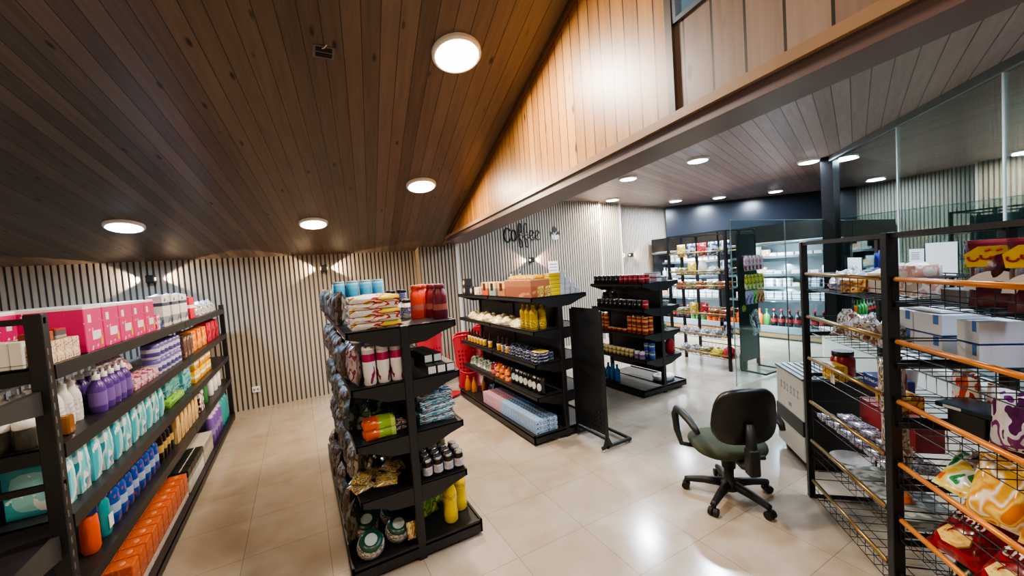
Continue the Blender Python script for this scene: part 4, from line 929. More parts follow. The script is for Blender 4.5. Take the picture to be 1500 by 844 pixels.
Kbox('large_brown_box','box',.50,.20,.165,bands('big_brown',[(0,'#8a4f36'),(.6,'#9c6247'),(.93,'#c78f62')],'Z',.45,('#b57a5c',2.5,.62))).put(FX+.115,3.25,z,'large brown carton in the middle of the gondola top',rz=R90)
row(Kind('yellow_packet','packet',brick(.11,.16,.04,80,.01),printed('yellow_p',['#e0b020','#f0cb46','#d88a1c','#f4e2a0'],2.5,.3)),4,(FX+.12,3.07,z+.167),(0,.12,0),'flat yellow packet lying on the large brown carton, {o} from near end','yellow packets',R90,.06)
kwb=capped('white_spray_bottle','bottle',bottle(.03,.22,.3,.72),mat('spray_white','#dfe3e2',.35),cyl(.012,.04,.22),mat('grey_cap','#6d7574',.4))
kwb.put(FX+.26,3.80,z,'pale bottle standing behind the brown gift box'); kwb.put(FX+.27,3.02+.6,z,'pale bottle standing behind the large brown carton')
row(Kbox('tea_box','box',.07,.07,.10,printed('tea_print',['#7d8a3a','#c9b85a','#a8452a','#93a14a','#dccf86'],3,.4)),2,(FX+.115,3.03,z),(.08,0,0),'green and yellow tea box by the yellow stack, {o} from the left','tea boxes',0,.02)
Kbox('olive_box','box',.12,.06,.20,printed('olive_print',['#8f9a3c','#b5b85c','#d2c04a'],3,.4)).put(FX+.20,3.16,z,'tall olive green box behind the tea boxes')
kyb=Kbox('yellow_bar','packet',.12,.07,.034,bands('ybar',[(0,'#b88a10'),(.15,'#e3c21c'),(.8,'#efd94a')],'Z',.3))
row(kyb,6,(FX+.275,3.03,z),(0,0,.035),'yellow flat pack, {o} from the bottom of the stack by the upright','stacked yellow packs',0,.05)
kwt=Kbox('white_small_box','box',.058,.06,.052,printed('white_small',['#d5dbe0','#eef1f3','#9fb0bd','#e4e9ec'],3.5,.4))
n_=0
for l,(cn,x0) in enumerate(((4,.355),(3,.36),(2,.365),(1,.37))):
    for i in range(cn): kwt.put(FX+x0+i*.062,3.03,z+l*.053,'small white box in the pyramid, %s from left, %s layer up'%(ORD[i],ORD[l]),'pyramid of small white boxes',R_.uniform(-.04,.04))
Kbox('white_pink_box','box',.07,.05,.10,printed('whitepink',['#efeff0','#e4e6ea','#d88a9a','#f2f2f4'],2.2,.4)).put(FX+.44,3.12,z+.0,'white box with a pink mark behind the white pyramid',sc=(1,1,2.2))
# shelf 2
z=1.031
PAS=printed('pasta_print',['#d7c08e','#ead9b0','#f1e6c8','#c9ad74','#e6d2a4'],5,.25,(1,1,2))
kpa=[Kind('noodle_bag','bag',lump(.225,.20,.09,90+i,12,.3),PAS) for i in range(2)]
for i in range(6): kpa[i%2].put(FX+.13,3.42+i*.22,z,'cream coloured noodle bag, %s from the oil bottles, second shelf'%ORD[i],'cream noodle bags',R_.uniform(-.15,.15))
OIL2=mat('oil_amber','#b08f1a',.08,trans=.3)
ko2=capped('oil_bottle','bottle',MB().lathe([(.036,0),(.04,.01),(.04,.1),(.036,.12),(.04,.14),(.038,.17),(.018,.20),(.016,.215)],n=14),OIL2,cyl(.017,.022,.213,12),mat('gold_lid','#b08e1a',.35),MB().lathe([(.0405,.03),(.0405,.09)],n=14),printed('oil2_label',['#b79a1c','#7f6a14','#d6bf4c','#4f4a16'],3,.3))
for i in range(3):
    for j in range(2): ko2.put(FX+.06+j*.09,3.06+i*.088,z,'golden oil bottle on the second shelf, %s from the upright, %s row'%(ORD[i],['front','rear'][j]),'golden oil bottles',R_.random())
# shelf 3
z=.731
kbr=capped('yellow_label_bottle','bottle',MB().lathe([(.022,0),(.025,.006),(.025,.085),(.011,.115),(.009,.14)],n=12),mat('dark_syrup','#2a1a14',.15),cyl(.011,.022,.138,10),mat('dark_red_cap','#3a1c1a',.4),MB().lathe([(.0256,.01),(.0256,.082)],n=12),bands('ylab',[(0,'#b9892a'),(.6,'#d9b24c'),(.8,'#ded3b4')],'Z',.4))
row(kbr,6,(FX+.04,4.60,z),(0,-.09,0),'small dark bottle with yellow label, {o} from the far end','yellow labelled bottles',R90,.2)
row(kbr,1,(FX+.04,4.0,z),(0,-.09,0),'small dark bottle with yellow label standing alone mid shelf',None,R90,.2)
row(kbr,3,(FX+.04,3.78,z),(0,-.10,0),'small dark bottle with yellow label beside the navy packets, {o} from far','yellow labelled bottles near the navy packets',R90,.2)
NAV=printed('navy_print',['#151a30','#1d2444','#8f96ad','#10142a','#2a3256','#0f1226'],3.2,.2)
kn=Kind('navy_packet','packet',brick(.14,.20,.036,95,.01),NAV)
for i in range(5):
    for l in range(3): kn.put(FX+.115,3.05+i*.146,z+.029*l,'navy printed packet, %s stack from the upright, %s from the bottom'%(ORD[i],ORD[l]),'stacked navy packets',R90+R_.uniform(-.15,.15))
Kind('yellow_navy_packet','packet',brick(.13,.12,.02,96,.006),printed('yn',['#c9a23a','#e0c878','#7d6422'],2.5,.3)).put(FX+.10,3.05,z+.088,'pale yellow packet on top of the nearest navy stack',rz=R90+.2)
# shelf 4
z=.431
row(Kind('sage_bag','bag',lump(.15,.20,.10,101,10,.3),printed('sage',['#7f8a76','#a3ab97','#5d6856','#c3c8b8'],4,.3)),4,(FX+.125,4.64,z),(0,-.16,0),'grey green bag at the far end of the fourth shelf, {o} from far','grey green bags',0,.2)
Kind('red_bag','bag',lump(.17,.2,.14,103,10,.35),printed('red_bag',['#8a2024','#b83238','#5c1a1a','#c9786a'],3,.25)).put(FX+.12,4.02,z,'red bag between the grey green and orange bags')
kor=Kind('orange_ball_bag','bag',lump(.125,.13,.08,105,10,.18),printed('carrot',['#c4602a','#e0803c','#a84c1e','#e89a5c'],5,.3))
for i in range(3):
    for l in range(2): kor.put(FX+.085,3.66+i*.115,z+l*.062,'round orange packet, %s from the black pouches, %s layer'%(ORD[i],['lower','upper'][l]),'round orange packets',R_.random()*3)
BP=bands('black_pouch',[(0,'#15161a'),(.12,'#1a1d1b'),(.9,'#2c322c')],'Z',.3); kbp=Kind('black_pouch','pouch',pouch(.085,.155,.055,107),BP,[('label',MB().prism([(.024*math.cos(i*PI/7),.075+.036*math.sin(i*PI/7)) for i in range(14)],-.034,-.030,'Y'),mat('pouch_label','#cfd0cb',.4))])
row(kbp,7,(FX+.07,3.03,z+.001),(0,.083,0),'black stand-up pouch with pale label, {o} from the upright','black pouches',R90+.5,.25)
# base: flat cartons in stacks of three
z=.087
PC=printed('pink_carton',['#a84a66','#d9bcc4','#8f3450','#e6d6da','#b96a80'],3.2,.35,(1,2,1)); BC=printed('blue_carton',['#2a64a8','#a9c4dd','#4a88c4','#d3e0ec','#1f5090'],3.2,.35,(1,2,1))
kpc=Kbox('pink_carton','carton',.048,.24,.042,PC,.002); kbc=Kbox('blue_carton','carton',.048,.24,.042,BC,.002)
for i in range(9):
    for l in range(3): kpc.put(1.90,4.12-i*.05,z+l*.043,'flat pink and white carton, %s stack from the far end, %s from the bottom'%(ORD[i],ORD[l]),'flat pink cartons',R90)
for i in range(14):
    for l in range(3): kbc.put(1.90,3.67-i*.05,z+l*.043,'flat blue and white carton, %s stack from the pink ones, %s from the bottom'%(ORD[i],ORD[l]),'flat blue cartons',R90)
kob=capped('orange_bottle','bottle',MB().lathe([(.036,0),(.04,.01),(.036,.09),(.025,.13),(.012,.16)],n=14),mat('orange_liq','#cf7d1c',.12,trans=.3),cyl(.013,.03,.158,10),mat('orange_cap','#c8701a',.4))
for i,(x,y) in enumerate(((1.82,4.70),(1.86,4.58),(1.97,4.52))): kob.put(x,y,z,'orange bottle at the far corner of the gondola base, %s from far end'%ORD[i],None,.3)
Kind('purple_bag','bag',lump(.18,.2,.16,111,10,.25),mat('bag_purple','#1f1a33',.3)).put(2.0,4.30,z,'dark purple bag between orange bottles and pink cartons')
# things seen past its far side
# ------------------------------------------------------------------ third gondola (cans), front face x=3.45, y 3.22..4.12
FX=3.465
def can(nm,lab,r=.034,h=.10,lid=SILV): return Kind(nm,'can',MB().lathe([(r*.92,0),(r,.005),(r,h-.006),(r*.93,h)],n=14),lab,[('lid',MB().lathe([(r*.9,h),(r*.9,h+.003),(r*.8,h+.0035)],n=14),lid)])
DK=bands('dark_can',[(0,'#3d4540'),(.2,'#20281f'),(.45,'#c9cbc4'),(.6,'#232b24')],'Z',.3,('#1a211c',2.2,.47)); RC=bands('red_can',[(0,'#6a1a1e'),(.2,'#a5202a'),(.5,'#d7a9a4'),(.62,'#b0252e')],'Z',.3)
kdk=can('dark_can',DK); krc=can('red_can',RC); WL=mat('lid_white','#dfe2e2',.35)
z=1.331
for j in range(2):
    row(kdk,6,(FX+.04+j*.08,4.06,z),(0,-.078,0),'dark green can on the top shelf, {o} from far end, %s row'%['front','rear'][j],'dark cans on the top shelf',R90,.5)
    row(krc,5,(FX+.04+j*.08,3.585,z),(0,-.078,0),'red can on the top shelf, {o} after the dark ones, %s row'%['front','rear'][j],'red cans on the top shelf',R90,.5)
z=1.031
row(kdk,10,(FX+.04,4.02,z),(0,-.078,0),'dark green can on the second shelf, {o} from far end','dark cans on the second shelf',R90,.5)
krc.put(FX+.05,3.245,z,'red can at the near end of the second shelf',rz=R90)
row(Kind('dark_green_bag','bag',lump(.14,.14,.20,121,10,.25),mat('bag_dg','#242b26',.3)),2,(FX+.16,4.02,z),(0,-.16,0),'dark green bag behind the cans, {o} from the far end','dark bags behind the cans')
z=.731
RGc=bands('redgold_can',[(0,'#8a6a2c'),(.12,'#a3262a'),(.4,'#d0a95a'),(.66,'#a82a2c'),(.9,'#c9a24c')],'Z',.3); krg=can('red_gold_can',RGc,.034,.098)
for j in range(2):
    for l in range(2): row(krg,4,(FX+.06+j*.085,3.51,z+l*.103),(0,-.078,0),'red and gold can, {o} from left, %s layer, %s row'%(['lower','upper'][l],['front','rear'][j]),'stacked red and gold cans',R90,.4)
row(krg,2,(FX+.06,4.0,z),(0,-.08,0),'red and gold can at the far end of the third shelf, {o} one','red and gold cans at the far end',R90,.4)
row(krg,2,(FX+.06,4.0,z+.103),(0,-.08,0),'red and gold can in the upper layer at the far end, {o} one','red and gold cans at the far end',R90,.4)
row(can('tuna_tin',bands('tuna',[(0,'#6a1f22'),(.3,'#a8333a'),(.7,'#c99a4a')],'Z',.3),.04,.04),4,(FX+.05,3.84,z),(0,-.085,0),'flat red tin between the two can groups, {o} from far','flat red tins')
Kind('yellow_bag','bag',pouch(.14,.19,.06,123),printed('yellow_bag',['#e0b91c','#efd23c','#c79a14','#f0e6b0'],2.5,.25)).put(FX+.035,4.085,z,'bright yellow bag standing at the far end beyond the cans',rz=-.3)
z=.431
GC=bands('pale_can',[(0,'#6d6a42'),(.2,'#c7bd8e'),(.45,'#7f8250'),(.7,'#d3c9a0')],'Z',.3,('#a88f5a',3,.6)); kgcn=can('pale_can',GC,.033,.10)
row(kgcn,9,(FX+.04,4.06,z),(0,-.072,0),'cream and olive can on the lowest shelf, {o} from far end','cream and olive cans',R90,.5)
row(can('purple_can',bands('pcan',[(0,'#8a7a9a'),(.3,'#6a4a86'),(.6,'#c9bcd2')],'Z',.3),.033,.095),2,(FX+.04,3.40,z),(0,-.075,0),'purple and white can beside the cream cans, {o} from left','purple cans',R90,.3)
kbl=can('blue_can',bands('bcan',[(0,'#233a86'),(.35,'#2f52ad'),(.6,'#c9b84a'),(.75,'#2d4ea6')],'Z',.3),.034,.09)
for l in range(2): row(kbl,2,(FX+.12,3.32,z+l*.095),(0,-.075,0),'blue can with yellow band, {o} from left, %s layer'%['lower','upper'][l],'stacked blue cans',R90,.3)
z=.087
for i in range(3): capped('blue_water_bottle','bottle',bottle(.036,.19,.4,.7),mat('blue_water','#2f86c0',.12,trans=.4),cyl(.015,.02,.19),mat('blue_capw','#1c5a94',.4)).put(FX+.02,3.90-.08*i,z,'blue bottle in the shrink wrapped group on the empty base, %s from far'%ORD[i],'blue bottles on the base')
Kind('green_bag','bag',lump(.16,.16,.13,125,10,.3),printed('gbag',['#2c4a2c','#4a7a3c','#1c301e','#7fa05a'],3,.25)).put(FX+.05,4.07,z,'green leafy bag beside the blue bottles on the base')
# right side of the can gondola
Kind('red_jug','jug',MB().lathe([(.05,0),(.055,.01),(.055,.13),(.03,.17),(.03,.185)],n=16),mat('jug_bright_red','#a01c26',.3),[('cap',cyl(.031,.02,.184,12),mat('jug_dark_cap','#5a1418',.4))]).put(4.0,3.34,.431,'red jug on the right side of the can gondola')
can('green_can',bands('gcan',[(0,'#d9dccf'),(.2,'#3d8a5a'),(.7,'#cfd8c8')],'Z',.3),.034,.11).put(3.86,3.30,.731,'small green can on the right side of the can gondola')
kpl=Kind('white_tray_stack','trays',MB().lathe([(.13,0),(.15,.03),(.15,.05),(.13,.052),(.1,.03)],n=24,sy=.8),printed('tray_wrap',['#dfe2e2','#f0f2f2','#c3c8c9'],5,.25)); kpl.put(3.955,3.42,z,'stack of white trays on the right base of the can gondola')
kbw=Kind('foil_bowl_stack','bowls',MB().lathe([(.06,0),(.085,.05),(.09,.055),(.06,.06)],n=16),printed('foil_wrap',['#9aa3a8','#d5dbde','#6d757a'],4,.2,))
for l,zz in enumerate((1.031,1.331)):
    for i in range(3): kbw.put(3.93,3.36+i*.2,zz,'stack of foil bowls, %s from near end, %s shelf, right side of can gondola'%(ORD[i],['second','top'][l]),'foil bowl stacks')
kws=Kbox('white_tin_box','box',.09,.08,.055,bands('whitetin',[(0,'#c5ccd0'),(.15,'#e6eaec'),(.8,'#5a646c')],'Z',.4))
for i in range(2):
    for l in range(2): kws.put(3.80+.0*l,3.32+i*.1,1.331+l*.056,'small white box on the can gondola top right, %s from near, %s layer'%(ORD[i],['lower','upper'][l]),'small white boxes on the can gondola',R90)
# ------------------------------------------------------------------ red trolley baskets by the column
REDP=mat('basket_red','#a82434',.4); REDH=mat('basket_handle','#d8404c',.35)
def basket(x,y,rz,label,lean):
    t=thing('shopping_basket',label,'basket',(x,y,0),rz); t.rotation_euler=(0,0,rz)
    b=MB(); W=lambda v:.14+.05*v; H=.74
    nu,nv=20,26
    # front sheet with rows of slots, curved; built as strips so that the slots are real openings
    def P(u,v,side):
        a=(u-.5)*PI*.92; w=W(v); return (w*math.sin(a)*1.0, -(.10+.05*v)*math.cos(a)*side+lean*v*.2, .03+H*v*(1-.10*(2*u-1)**4))
    for side in (1,-1):
        vs=[P(i/nu,j/nv,side) for j in range(nv+1) for i in range(nu+1)]; o=len(b.v); b.v+=vs
        for j in range(nv):
            for i in range(nu):
                if side==1 and 4<=i<nu-4 and i%2==0 and 8<=j<20 and j%2==0: continue
                if 6<=i<nu-6 and j>=nv-4 and j<nv-1 and i%2==0: continue
                q=j*(nu+1)+i+o; f=(q,q+1,q+nu+2,q+nu+1); b.f.append(f if side==1 else f[::-1]); b.m.append(0); b.sm.append(True)
    b.lathe([(.10,.03),(.15,.03),(.155,.07)],n=18,sy=.7)
    b.build('body',REDP,t)
    b=MB(); b.tube([P(i/nu,1,1) for i in range(nu+1)],.009,6); b.tube([P(i/nu,1,-1) for i in range(nu+1)],.009,6); b.build('rim',REDH,t)
    hp=[(.185*math.sin(a)*1.0,-.17-.02*math.cos(a),.42-.16*math.cos(a)) for a in [math.radians(-105+i*210/16) for i in range(17)]]
    MB().tube(hp,.009,6).build('handle',REDH,t)
    for s in (-1,1): MB().tube([(s*.1,0,.03),(s*.118,0,.03)],.03,12).build('wheel',RUB,t)
basket(1.97,5.02,-.25,'red plastic shopping basket standing upright nearest the gift box gondola',-.15)
basket(1.60,5.47,.05,'red plastic shopping basket standing upright behind the middle gondola',.35)
basket(2.5,5.55,-.5,'red plastic shopping basket half hidden behind the gift box gondola',0)
t=thing('basket_lid','flat red plastic tray lying on the floor before the baskets','tray',(1.60,4.86,0),.3); MB().lathe([(.10,0),(.17,.012),(.19,.035),(.18,.036),(.16,.016),(.01,.014)],n=24,sy=.6).build('tray',REDP,t)
# ------------------------------------------------------------------ goods in the lit fridges
FR=[(3.17,'near fridge'),(4.99,'far fridge')]
kA=[Kbox('white_pink_box','box',.12,.10,.06,printed('dairy1',['#e9eef1','#dfa3b8','#f4f7f8','#c9d6e0'],3,.4)),
    Kbox('white_carton','carton',.085,.085,.20,printed('dairy2',['#e4ecef','#f1f5f6','#9fc4d6','#dfe8ec'],2.2,.4)),
    capped('white_milk_bottle','bottle',bottle(.05,.19,.4,.62),mat('milk','#e6ecec',.3),cyl(.022,.025,.19),mat('milk_cap','#7fb0cf',.4)),
    Kbox('peach_carton','carton',.12,.09,.13,printed('peach',['#e7b08a','#f0d3bd','#d98f62'],2.2,.4)),
    Kind('white_tub','tub',MB().lathe([(.045,0),(.056,.06),(.058,.065),(.058,.072)],n=14),bands('tub_b',[(0,'#dfe8ec'),(.25,'#8fb3cc'),(.5,'#eaf0f2')],'Z',.4)),
    Kbox('blue_white_cup_pack','pack',.12,.10,.075,bands('cupb',[(0,'#dfe6ea'),(.3,'#5d7fa6'),(.5,'#e8edf0'),(.85,'#c4d2dc')],'Z',.4)),
    Kbox('pale_yellow_pack','pack',.11,.10,.07,printed('pyel',['#e6dfa8','#f0ecd0','#c9bf6a'],2.4,.4))]
korg=capped('orange_drink_bottle','bottle',bottle(.055,.30,.3,.66),mat('orange_drink','#e0661c',.15),cyl(.02,.03,.30),mat('orange_drink_cap','#d8531a',.4))
kcol=capped('cola_bottle','bottle',bottle(.055,.30,.3,.66),mat('cola','#1c1213',.12),cyl(.02,.03,.30),mat('cola_cap','#b0222a',.4),MB().lathe([(.0555,.10),(.0555,.16)],n=14),mat('cola_label','#8f1d2a',.4))
kgrn=capped('green_drink_bottle','bottle',bottle(.055,.30,.3,.66),mat('green_drink','#3d7a3a',.15),cyl(.02,.03,.30),mat('green_drink_cap','#2f6a34',.4))
SN=['top','second','third','fourth']
for u,(y0,nm) in enumerate(FR):
    for s_,zs in enumerate(FSH):
        seq={0:[0]*6+[0,3,1,1,0],1:[2,0,0,0,4,0,5,3,1,1,2],2:[4,5,4,6,5,4,5,5,1,4,1],3:[5,5,5,5,5,5,5,5,1,1,3]}[s_]
        for i,ki in enumerate(seq):
            y=y0+.06+i*.146
            kk_=kA[ki]; nm2={0:'white and pink box',1:'tall white carton',2:'white milk bottle',3:'peach carton',4:'white dairy tub',5:'blue and white cup pack',6:'pale yellow pack'}[ki]
            kk_.put(7.5+(.40 if s_==0 else .26),y,zs+.001,'%s, %s from pillar end, %s shelf, %s'%(nm2,ORD[i],SN[s_],nm),'dairy goods in the %s'%nm,R90)
            if s_ in (2,3) and ki in (4,5): kk_.put(7.5+.26,y,zs+(.075 if ki==4 else .077),'%s, upper layer, %s from pillar end, %s shelf, %s'%(nm2,ORD[i],SN[s_],nm),'dairy goods in the %s'%nm,R90)
    seq=[kcol]*7+[kgrn]+[korg]*5 if u==0 else [korg]*3+[kgrn]*3+[kcol]*6
    for i,kk_ in enumerate(seq):
        nm2={kcol:'dark cola bottle with red cap',kgrn:'green drink bottle',korg:'orange drink bottle'}[kk_]
        kk_.put(7.66,y0+.07+i*.13,.201,'%s on the floor of the %s, %s from pillar'%(nm2,nm,ORD[i]),'drink bottles in the %s'%nm,R90)
# ------------------------------------------------------------------ goods on the far snack rack (x from 5.08, y 3.25..4.17)
ST=lambda n,c,s=3,seed=0: printed(n,c,s,.2,seed=seed,interp='EASE')
kfr=[Kind('snack_bag','bag',pouch(.15,.19,.08,200),ST('sn_red',['#a51e2c','#d6404a','#7a1420','#e8c8b8'])),
     Kind('snack_bag','bag',pouch(.15,.19,.08,201),ST('sn_grey',['#9aa0a6','#c9ced2','#5c6268','#2f4a86'])),
     Kind('snack_bag','bag',pouch(.15,.19,.08,202),ST('sn_yellow',['#d9b62a','#f0da5c','#b98a1a','#f3ecc4'])),
     Kind('pale_tub','tub',MB().lathe([(.06,0),(.07,.02),(.055,.14),(.04,.19),(.04,.2)],n=14),mat('pale_tub','#c9cbb4',.3)),
     Kind('flat_packet','packet',brick(.14,.2,.06,203,.012),ST('sn_brown',['#6a2f2a','#a04a3c','#c98a5a','#4a1f1e'],4)),
     Kind('flat_packet','packet',brick(.14,.2,.06,204,.012),ST('sn_mixed',['#b9a04a','#d8d0b0','#7a4a3a','#8a9a5a'],4)),
     Kind('clear_bag','bag',lump(.17,.2,.12,205,10,.35),ST('sn_clear',['#8d8c88','#c9c9c6','#5c5a56','#aeb0b0'],4)),
     Kind('bright_bag','bag',lump(.18,.2,.13,206,10,.3),ST('sn_bright',['#d9b91c','#efd640','#a8871a'],2)),
     Kind('red_round_pack','bag',lump(.18,.2,.16,207,10,.2),ST('sn_redr',['#a8222c','#c9404a','#7a1a20'],2))]
KN=['red snack bag','silver grey snack bag','yellow snack bag','pale tub','brown red flat packet','mixed coloured flat packet','clear bag of snacks','bright yellow bag','red round pack']
for s_,(zs,seq) in enumerate(zip(FLV,([1,1,0,1,2],[1,6,3,2,5],[4,5,4,5,4],[4,4,0,2,5],[1,6,6,6,6],[8,7,5,6,6]))):
    for i,ki in enumerate(seq):
        y=3.25+.10+i*.175
        kfr[ki].put(5.08+.14,y,zs+.004,'%s on the far rack, %s from near end, %s level'%(KN[ki],ORD[i],ORD[s_]),'snacks on the far rack',R90+R_.uniform(-.2,.2))
        if ki in (4,5): kfr[ki].put(5.08+.14,y,zs+.055,'%s, upper layer, far rack, %s from near end, %s level'%(KN[ki],ORD[i],ORD[s_]),'snacks on the far rack',R90+R_.uniform(-.2,.2))
khb=[Kind('hanging_bag','bag',pouch(.085,.20,.05,210),ST('hb_pink',['#c94a72','#e08aa4','#f0dfe2','#a82f58'],2.5)),Kind('hanging_bag','bag',pouch(.085,.20,.05,211),ST('hb_yel',['#c9a81c','#e6cf4a','#7a6414','#efe6b0'],2.5)),
     Kind('hanging_bag','bag',pouch(.085,.185,.04,212),ST('hb_pur',['#a889c0','#d8c8e0','#8a62a8'],2)),Kind('hanging_bag','bag',pouch(.085,.185,.04,213),ST('hb_grn',['#6fb53a','#b8dd8a','#3f8a2a'],2)),Kind('hanging_bag','bag',pouch(.085,.185,.04,214),ST('hb_org',['#d9692a','#efb48a','#b84a1c'],2))]
for r_,(zt,kinds,cn) in enumerate(((1.36,[0]*5,'pink'),(1.11,[1]*5,'yellow'),(.915,[2,2,3,4,4],'fruit coloured'))):
    for i in range(5): khb[kinds[i]].put(5.20+i*.085,3.05,zt,'%s bag hanging on the pegboard stand, %s from left, %s row'%(cn,ORD[i],ORD[r_]),'bags hanging on the pegboard stand',.0)
wb=MB(); wb.tube([(.062*math.cos(a)*(1+.1*math.sin(5*a)),.018*math.sin(3*a),.155*math.sin(a)) for a in [2*PI*i/28 for i in range(28)]],[.024+.007*math.sin(i*1.9) for i in range(28)],8,closed=True)
tag(wb.build('wrapped_loop_bag',printed('wrapped_white',['#9aa0a4','#dfe3e5','#6c7276','#c6cbce'],5,.2),None,(5.34,3.045,.66)),'white plastic wrapped loop hanging on the dark pegboard','bag')
tag(MB().lathe([(.045,0),(.045,.002),(.01,.003)],n=18).build('round_sticker',printed('green_sticker',['#7a9a2a','#c9b82a','#4f7a22'],2,.4),None,(5.20,3.105,.86),(PI/2,0,0)),'round green sticker on the pegboard stand','sticker')
capped('green_bottle','bottle',bottle(.05,.26,.35,.75),mat('dark_green_bottle','#1d5a3a',.25),cyl(.02,.03,.26),mat('dk_green_cap','#123d28',.4)).put(5.30,3.2,.002,'green bottle on the floor between far rack and pegboard stand')
# ------------------------------------------------------------------ goods on the wire rack at right (rack coordinates: x towards the viewer, y depth)
def rk(kind,x,y,z,label,group=None,rz=0,rx=0,ry=0,sc=1):
    p=wr(x,y,z); return kind.put(p.x,p.y,p.z,label,group,RZ+rz,rx,ry,sc)
BZ=[max(.03,zr-.10)+.004 for zr in RLV]
WB=printed('white_film',['#c2c6cb','#e6e8ea','#9aa0aa','#d8dbde','#7f86c0'],4,.15,interp='EASE')
CLR=printed('clear_film',['#8f8a84','#c9c8c5','#6e675e','#dcdcda','#7a5a48'],4.5,.1,interp='EASE')
z=BZ[0]
rk(Kind('white_plastic_bag','bag',lump(.24,.2,.14,301,12,.45),WB),.20,.18,z,'crumpled white plastic bag at the left end of the top shelf')
kgl=Kind('glove_pack','pack',brick(.12,.06,.13,302,.012),bands('glove',[(0,'#2a3f9a'),(.55,'#e4e6ee'),(.7,'#3850b4')],'Z',.3),[('finger',MB().tube([(-.035+i*.0,0,.11),(-.037,0,.20)],[.012,.008],8),mat('glove_blue','#2c43a8',.35)),('finger',MB().tube([(0,0,.12),(.002,0,.215)],[.012,.008],8),mat('glove_blue','#2c43a8')),('finger',MB().tube([(.035,0,.11),(.045,0,.20)],[.012,.008],8),mat('glove_blue','#2c43a8'))])
rk(kgl,.37,.24,z,'blue rubber glove pack with upright fingers on the top shelf')
rk(Kind('white_orange_pack','pack',brick(.16,.09,.12,303,.016),bands('white_or',[(0,'#dedad4'),(.6,'#e08a3c'),(.75,'#eceae6')],'Z',.3)),.52,.16,z,'white pack with an orange stripe on the top shelf beside the gloves')
rk(Kind('white_pink_pack','pack',brick(.17,.14,.16,304,.018),printed('whitepk',['#e8e2dd','#d8a898','#f0ece8','#c9c2ba'],2.5,.3)),.70,.20,z,'white and pink pack against the thick post on the top shelf')
rk(Kbox('brown_carton','carton',.10,.08,.07,printed('brown_c',['#7a4a24','#c98a3c','#d8b06a','#5a3418'],2.6,.4)),.42,.09,z,'small brown and orange carton lying at the front of the top shelf')
z=BZ[1]
for i in range(3): rk(Kind('clear_food_bag','bag',lump(.165,.22,.15,310+i,12,.4),CLR),.20+i*.175,.18,z,'clear bag of brownish food, %s from the thin post, second shelf'%ORD[i],'clear food bags',i*.5)
rk(Kind('pink_white_pack','pack',brick(.2,.1,.05,315,.012),printed('pinkw',['#d8b0a8','#c9505a','#efe6e0','#e0cfc4'],2.5,.3)),.62,.30,z+.12,'pink and white pack on top of the clear food bags')
for i in range(3): rk(Kind('hanging_film','bag',pouch(.10,.22,.06,316+i),CLR),.77,.05+.01*i,z-.23-.2*i,'clear crumpled film bag hanging along the thick post, %s from the top'%ORD[i],'film bags along the post',.8)
z=BZ[2]
capj=capped('red_jar','jar',MB().lathe([(.055,0),(.06,.008),(.06,.10),(.05,.12)],n=20),mat('red_jar','#9c2a2a',.25),cyl(.054,.03,.12,20),mat('dark_lid','#2a2420',.4))
rk(capj,.165,.15,z,'red jar with wide dark lid at the left end of the third shelf')
rk(Kbox('yellow_box','box',.13,.07,.09,printed('ybox',['#c99a1c','#e3bd3a','#a8761a'],2.5,.4)),.245,.07,z,'small yellow box in front of the red jar')
rk(Kind('price_card','card',MB().bbox(-.02,.02,-.001,.001,0,.05,.0004),mat('card_white','#e6e3d8',.5)),.33,.02,z,'small white card on the third shelf front')
rk(Kind('blue_tray','box',carton(.20,.12,.07).box(-.085,.085,-.0606,-.06,.035,.05,1),[mat('blue_tray','#263f8c',.35),printed('tray_text',['#e9edf5','#263f8c','#dfe4ee'],14,.4)]),.44,.22,z,'blue box with white lettering on the third shelf')
rk(Kind('white_cup','cup',MB().lathe([(.03,0),(.04,.10),(.042,.105)],n=16),mat('cup_white','#dde0e0',.3)),.40,.335,z,'white paper cup behind the blue box')
rk(Kind('pink_spray','bottle',MB().lathe([(.034,0),(.036,.008),(.036,.13),(.02,.15)],n=16),bands('pinkspray',[(0,'#6a5a86'),(.25,'#a82f62'),(.85,'#c23f74')],'Z',.3),[('cap',cyl(.02,.07,.15,14),BCAP)]),.60,.17,z,'magenta bottle with tall black cap on the third shelf')
rk(Kbox('yellow_food_box','box',.16,.10,.08,printed('yfood',['#d9a81c','#c9502a','#efd05a','#f0e4b8'],2.5,.4)),.73,.10,z,'yellow and red food box against the thick post, third shelf')
z=BZ[3]
rk(Kbox('red_long_box','box',.46,.12,.13,mat('red_long','#8f1f24',.4)),.345,.315,z,'long dark red box along the back of the fourth shelf')
FO=printed('foil_sachet',['#6a6a78','#b9b9c6','#8d8da0','#4f4f5e','#d4d4de'],5,.14,interp='EASE'); kfo=Kind('foil_sachet','sachet',brick(.115,.10,.03,320,.008),FO)
for i in range(6):
    for j in range(2): rk(kfo,.16+i*.12,.065+j*.11,z,'silver foil sachet, %s from the thin post, %s row, fourth shelf'%(ORD[i],['front','rear'][j]),'silver foil sachets',R_.uniform(-.15,.15))
z=BZ[4]
kpt=Kind('white_plate','plate',MB().lathe([(.05,0),(.07,.004),(.10,.018),(.105,.02),(.10,.022),(.065,.008),(.01,.007)],n=28),mat('plate_white','#d8dbd8',.25))
for i in range(3): rk(kpt,.205,.16,z+i*.007,'white round plate in the stack on the fifth shelf, %s from the bottom'%ORD[i],'stacked white plates')
TRY=mat('clear_tray','#a9b4b0',.1,trans=.6)
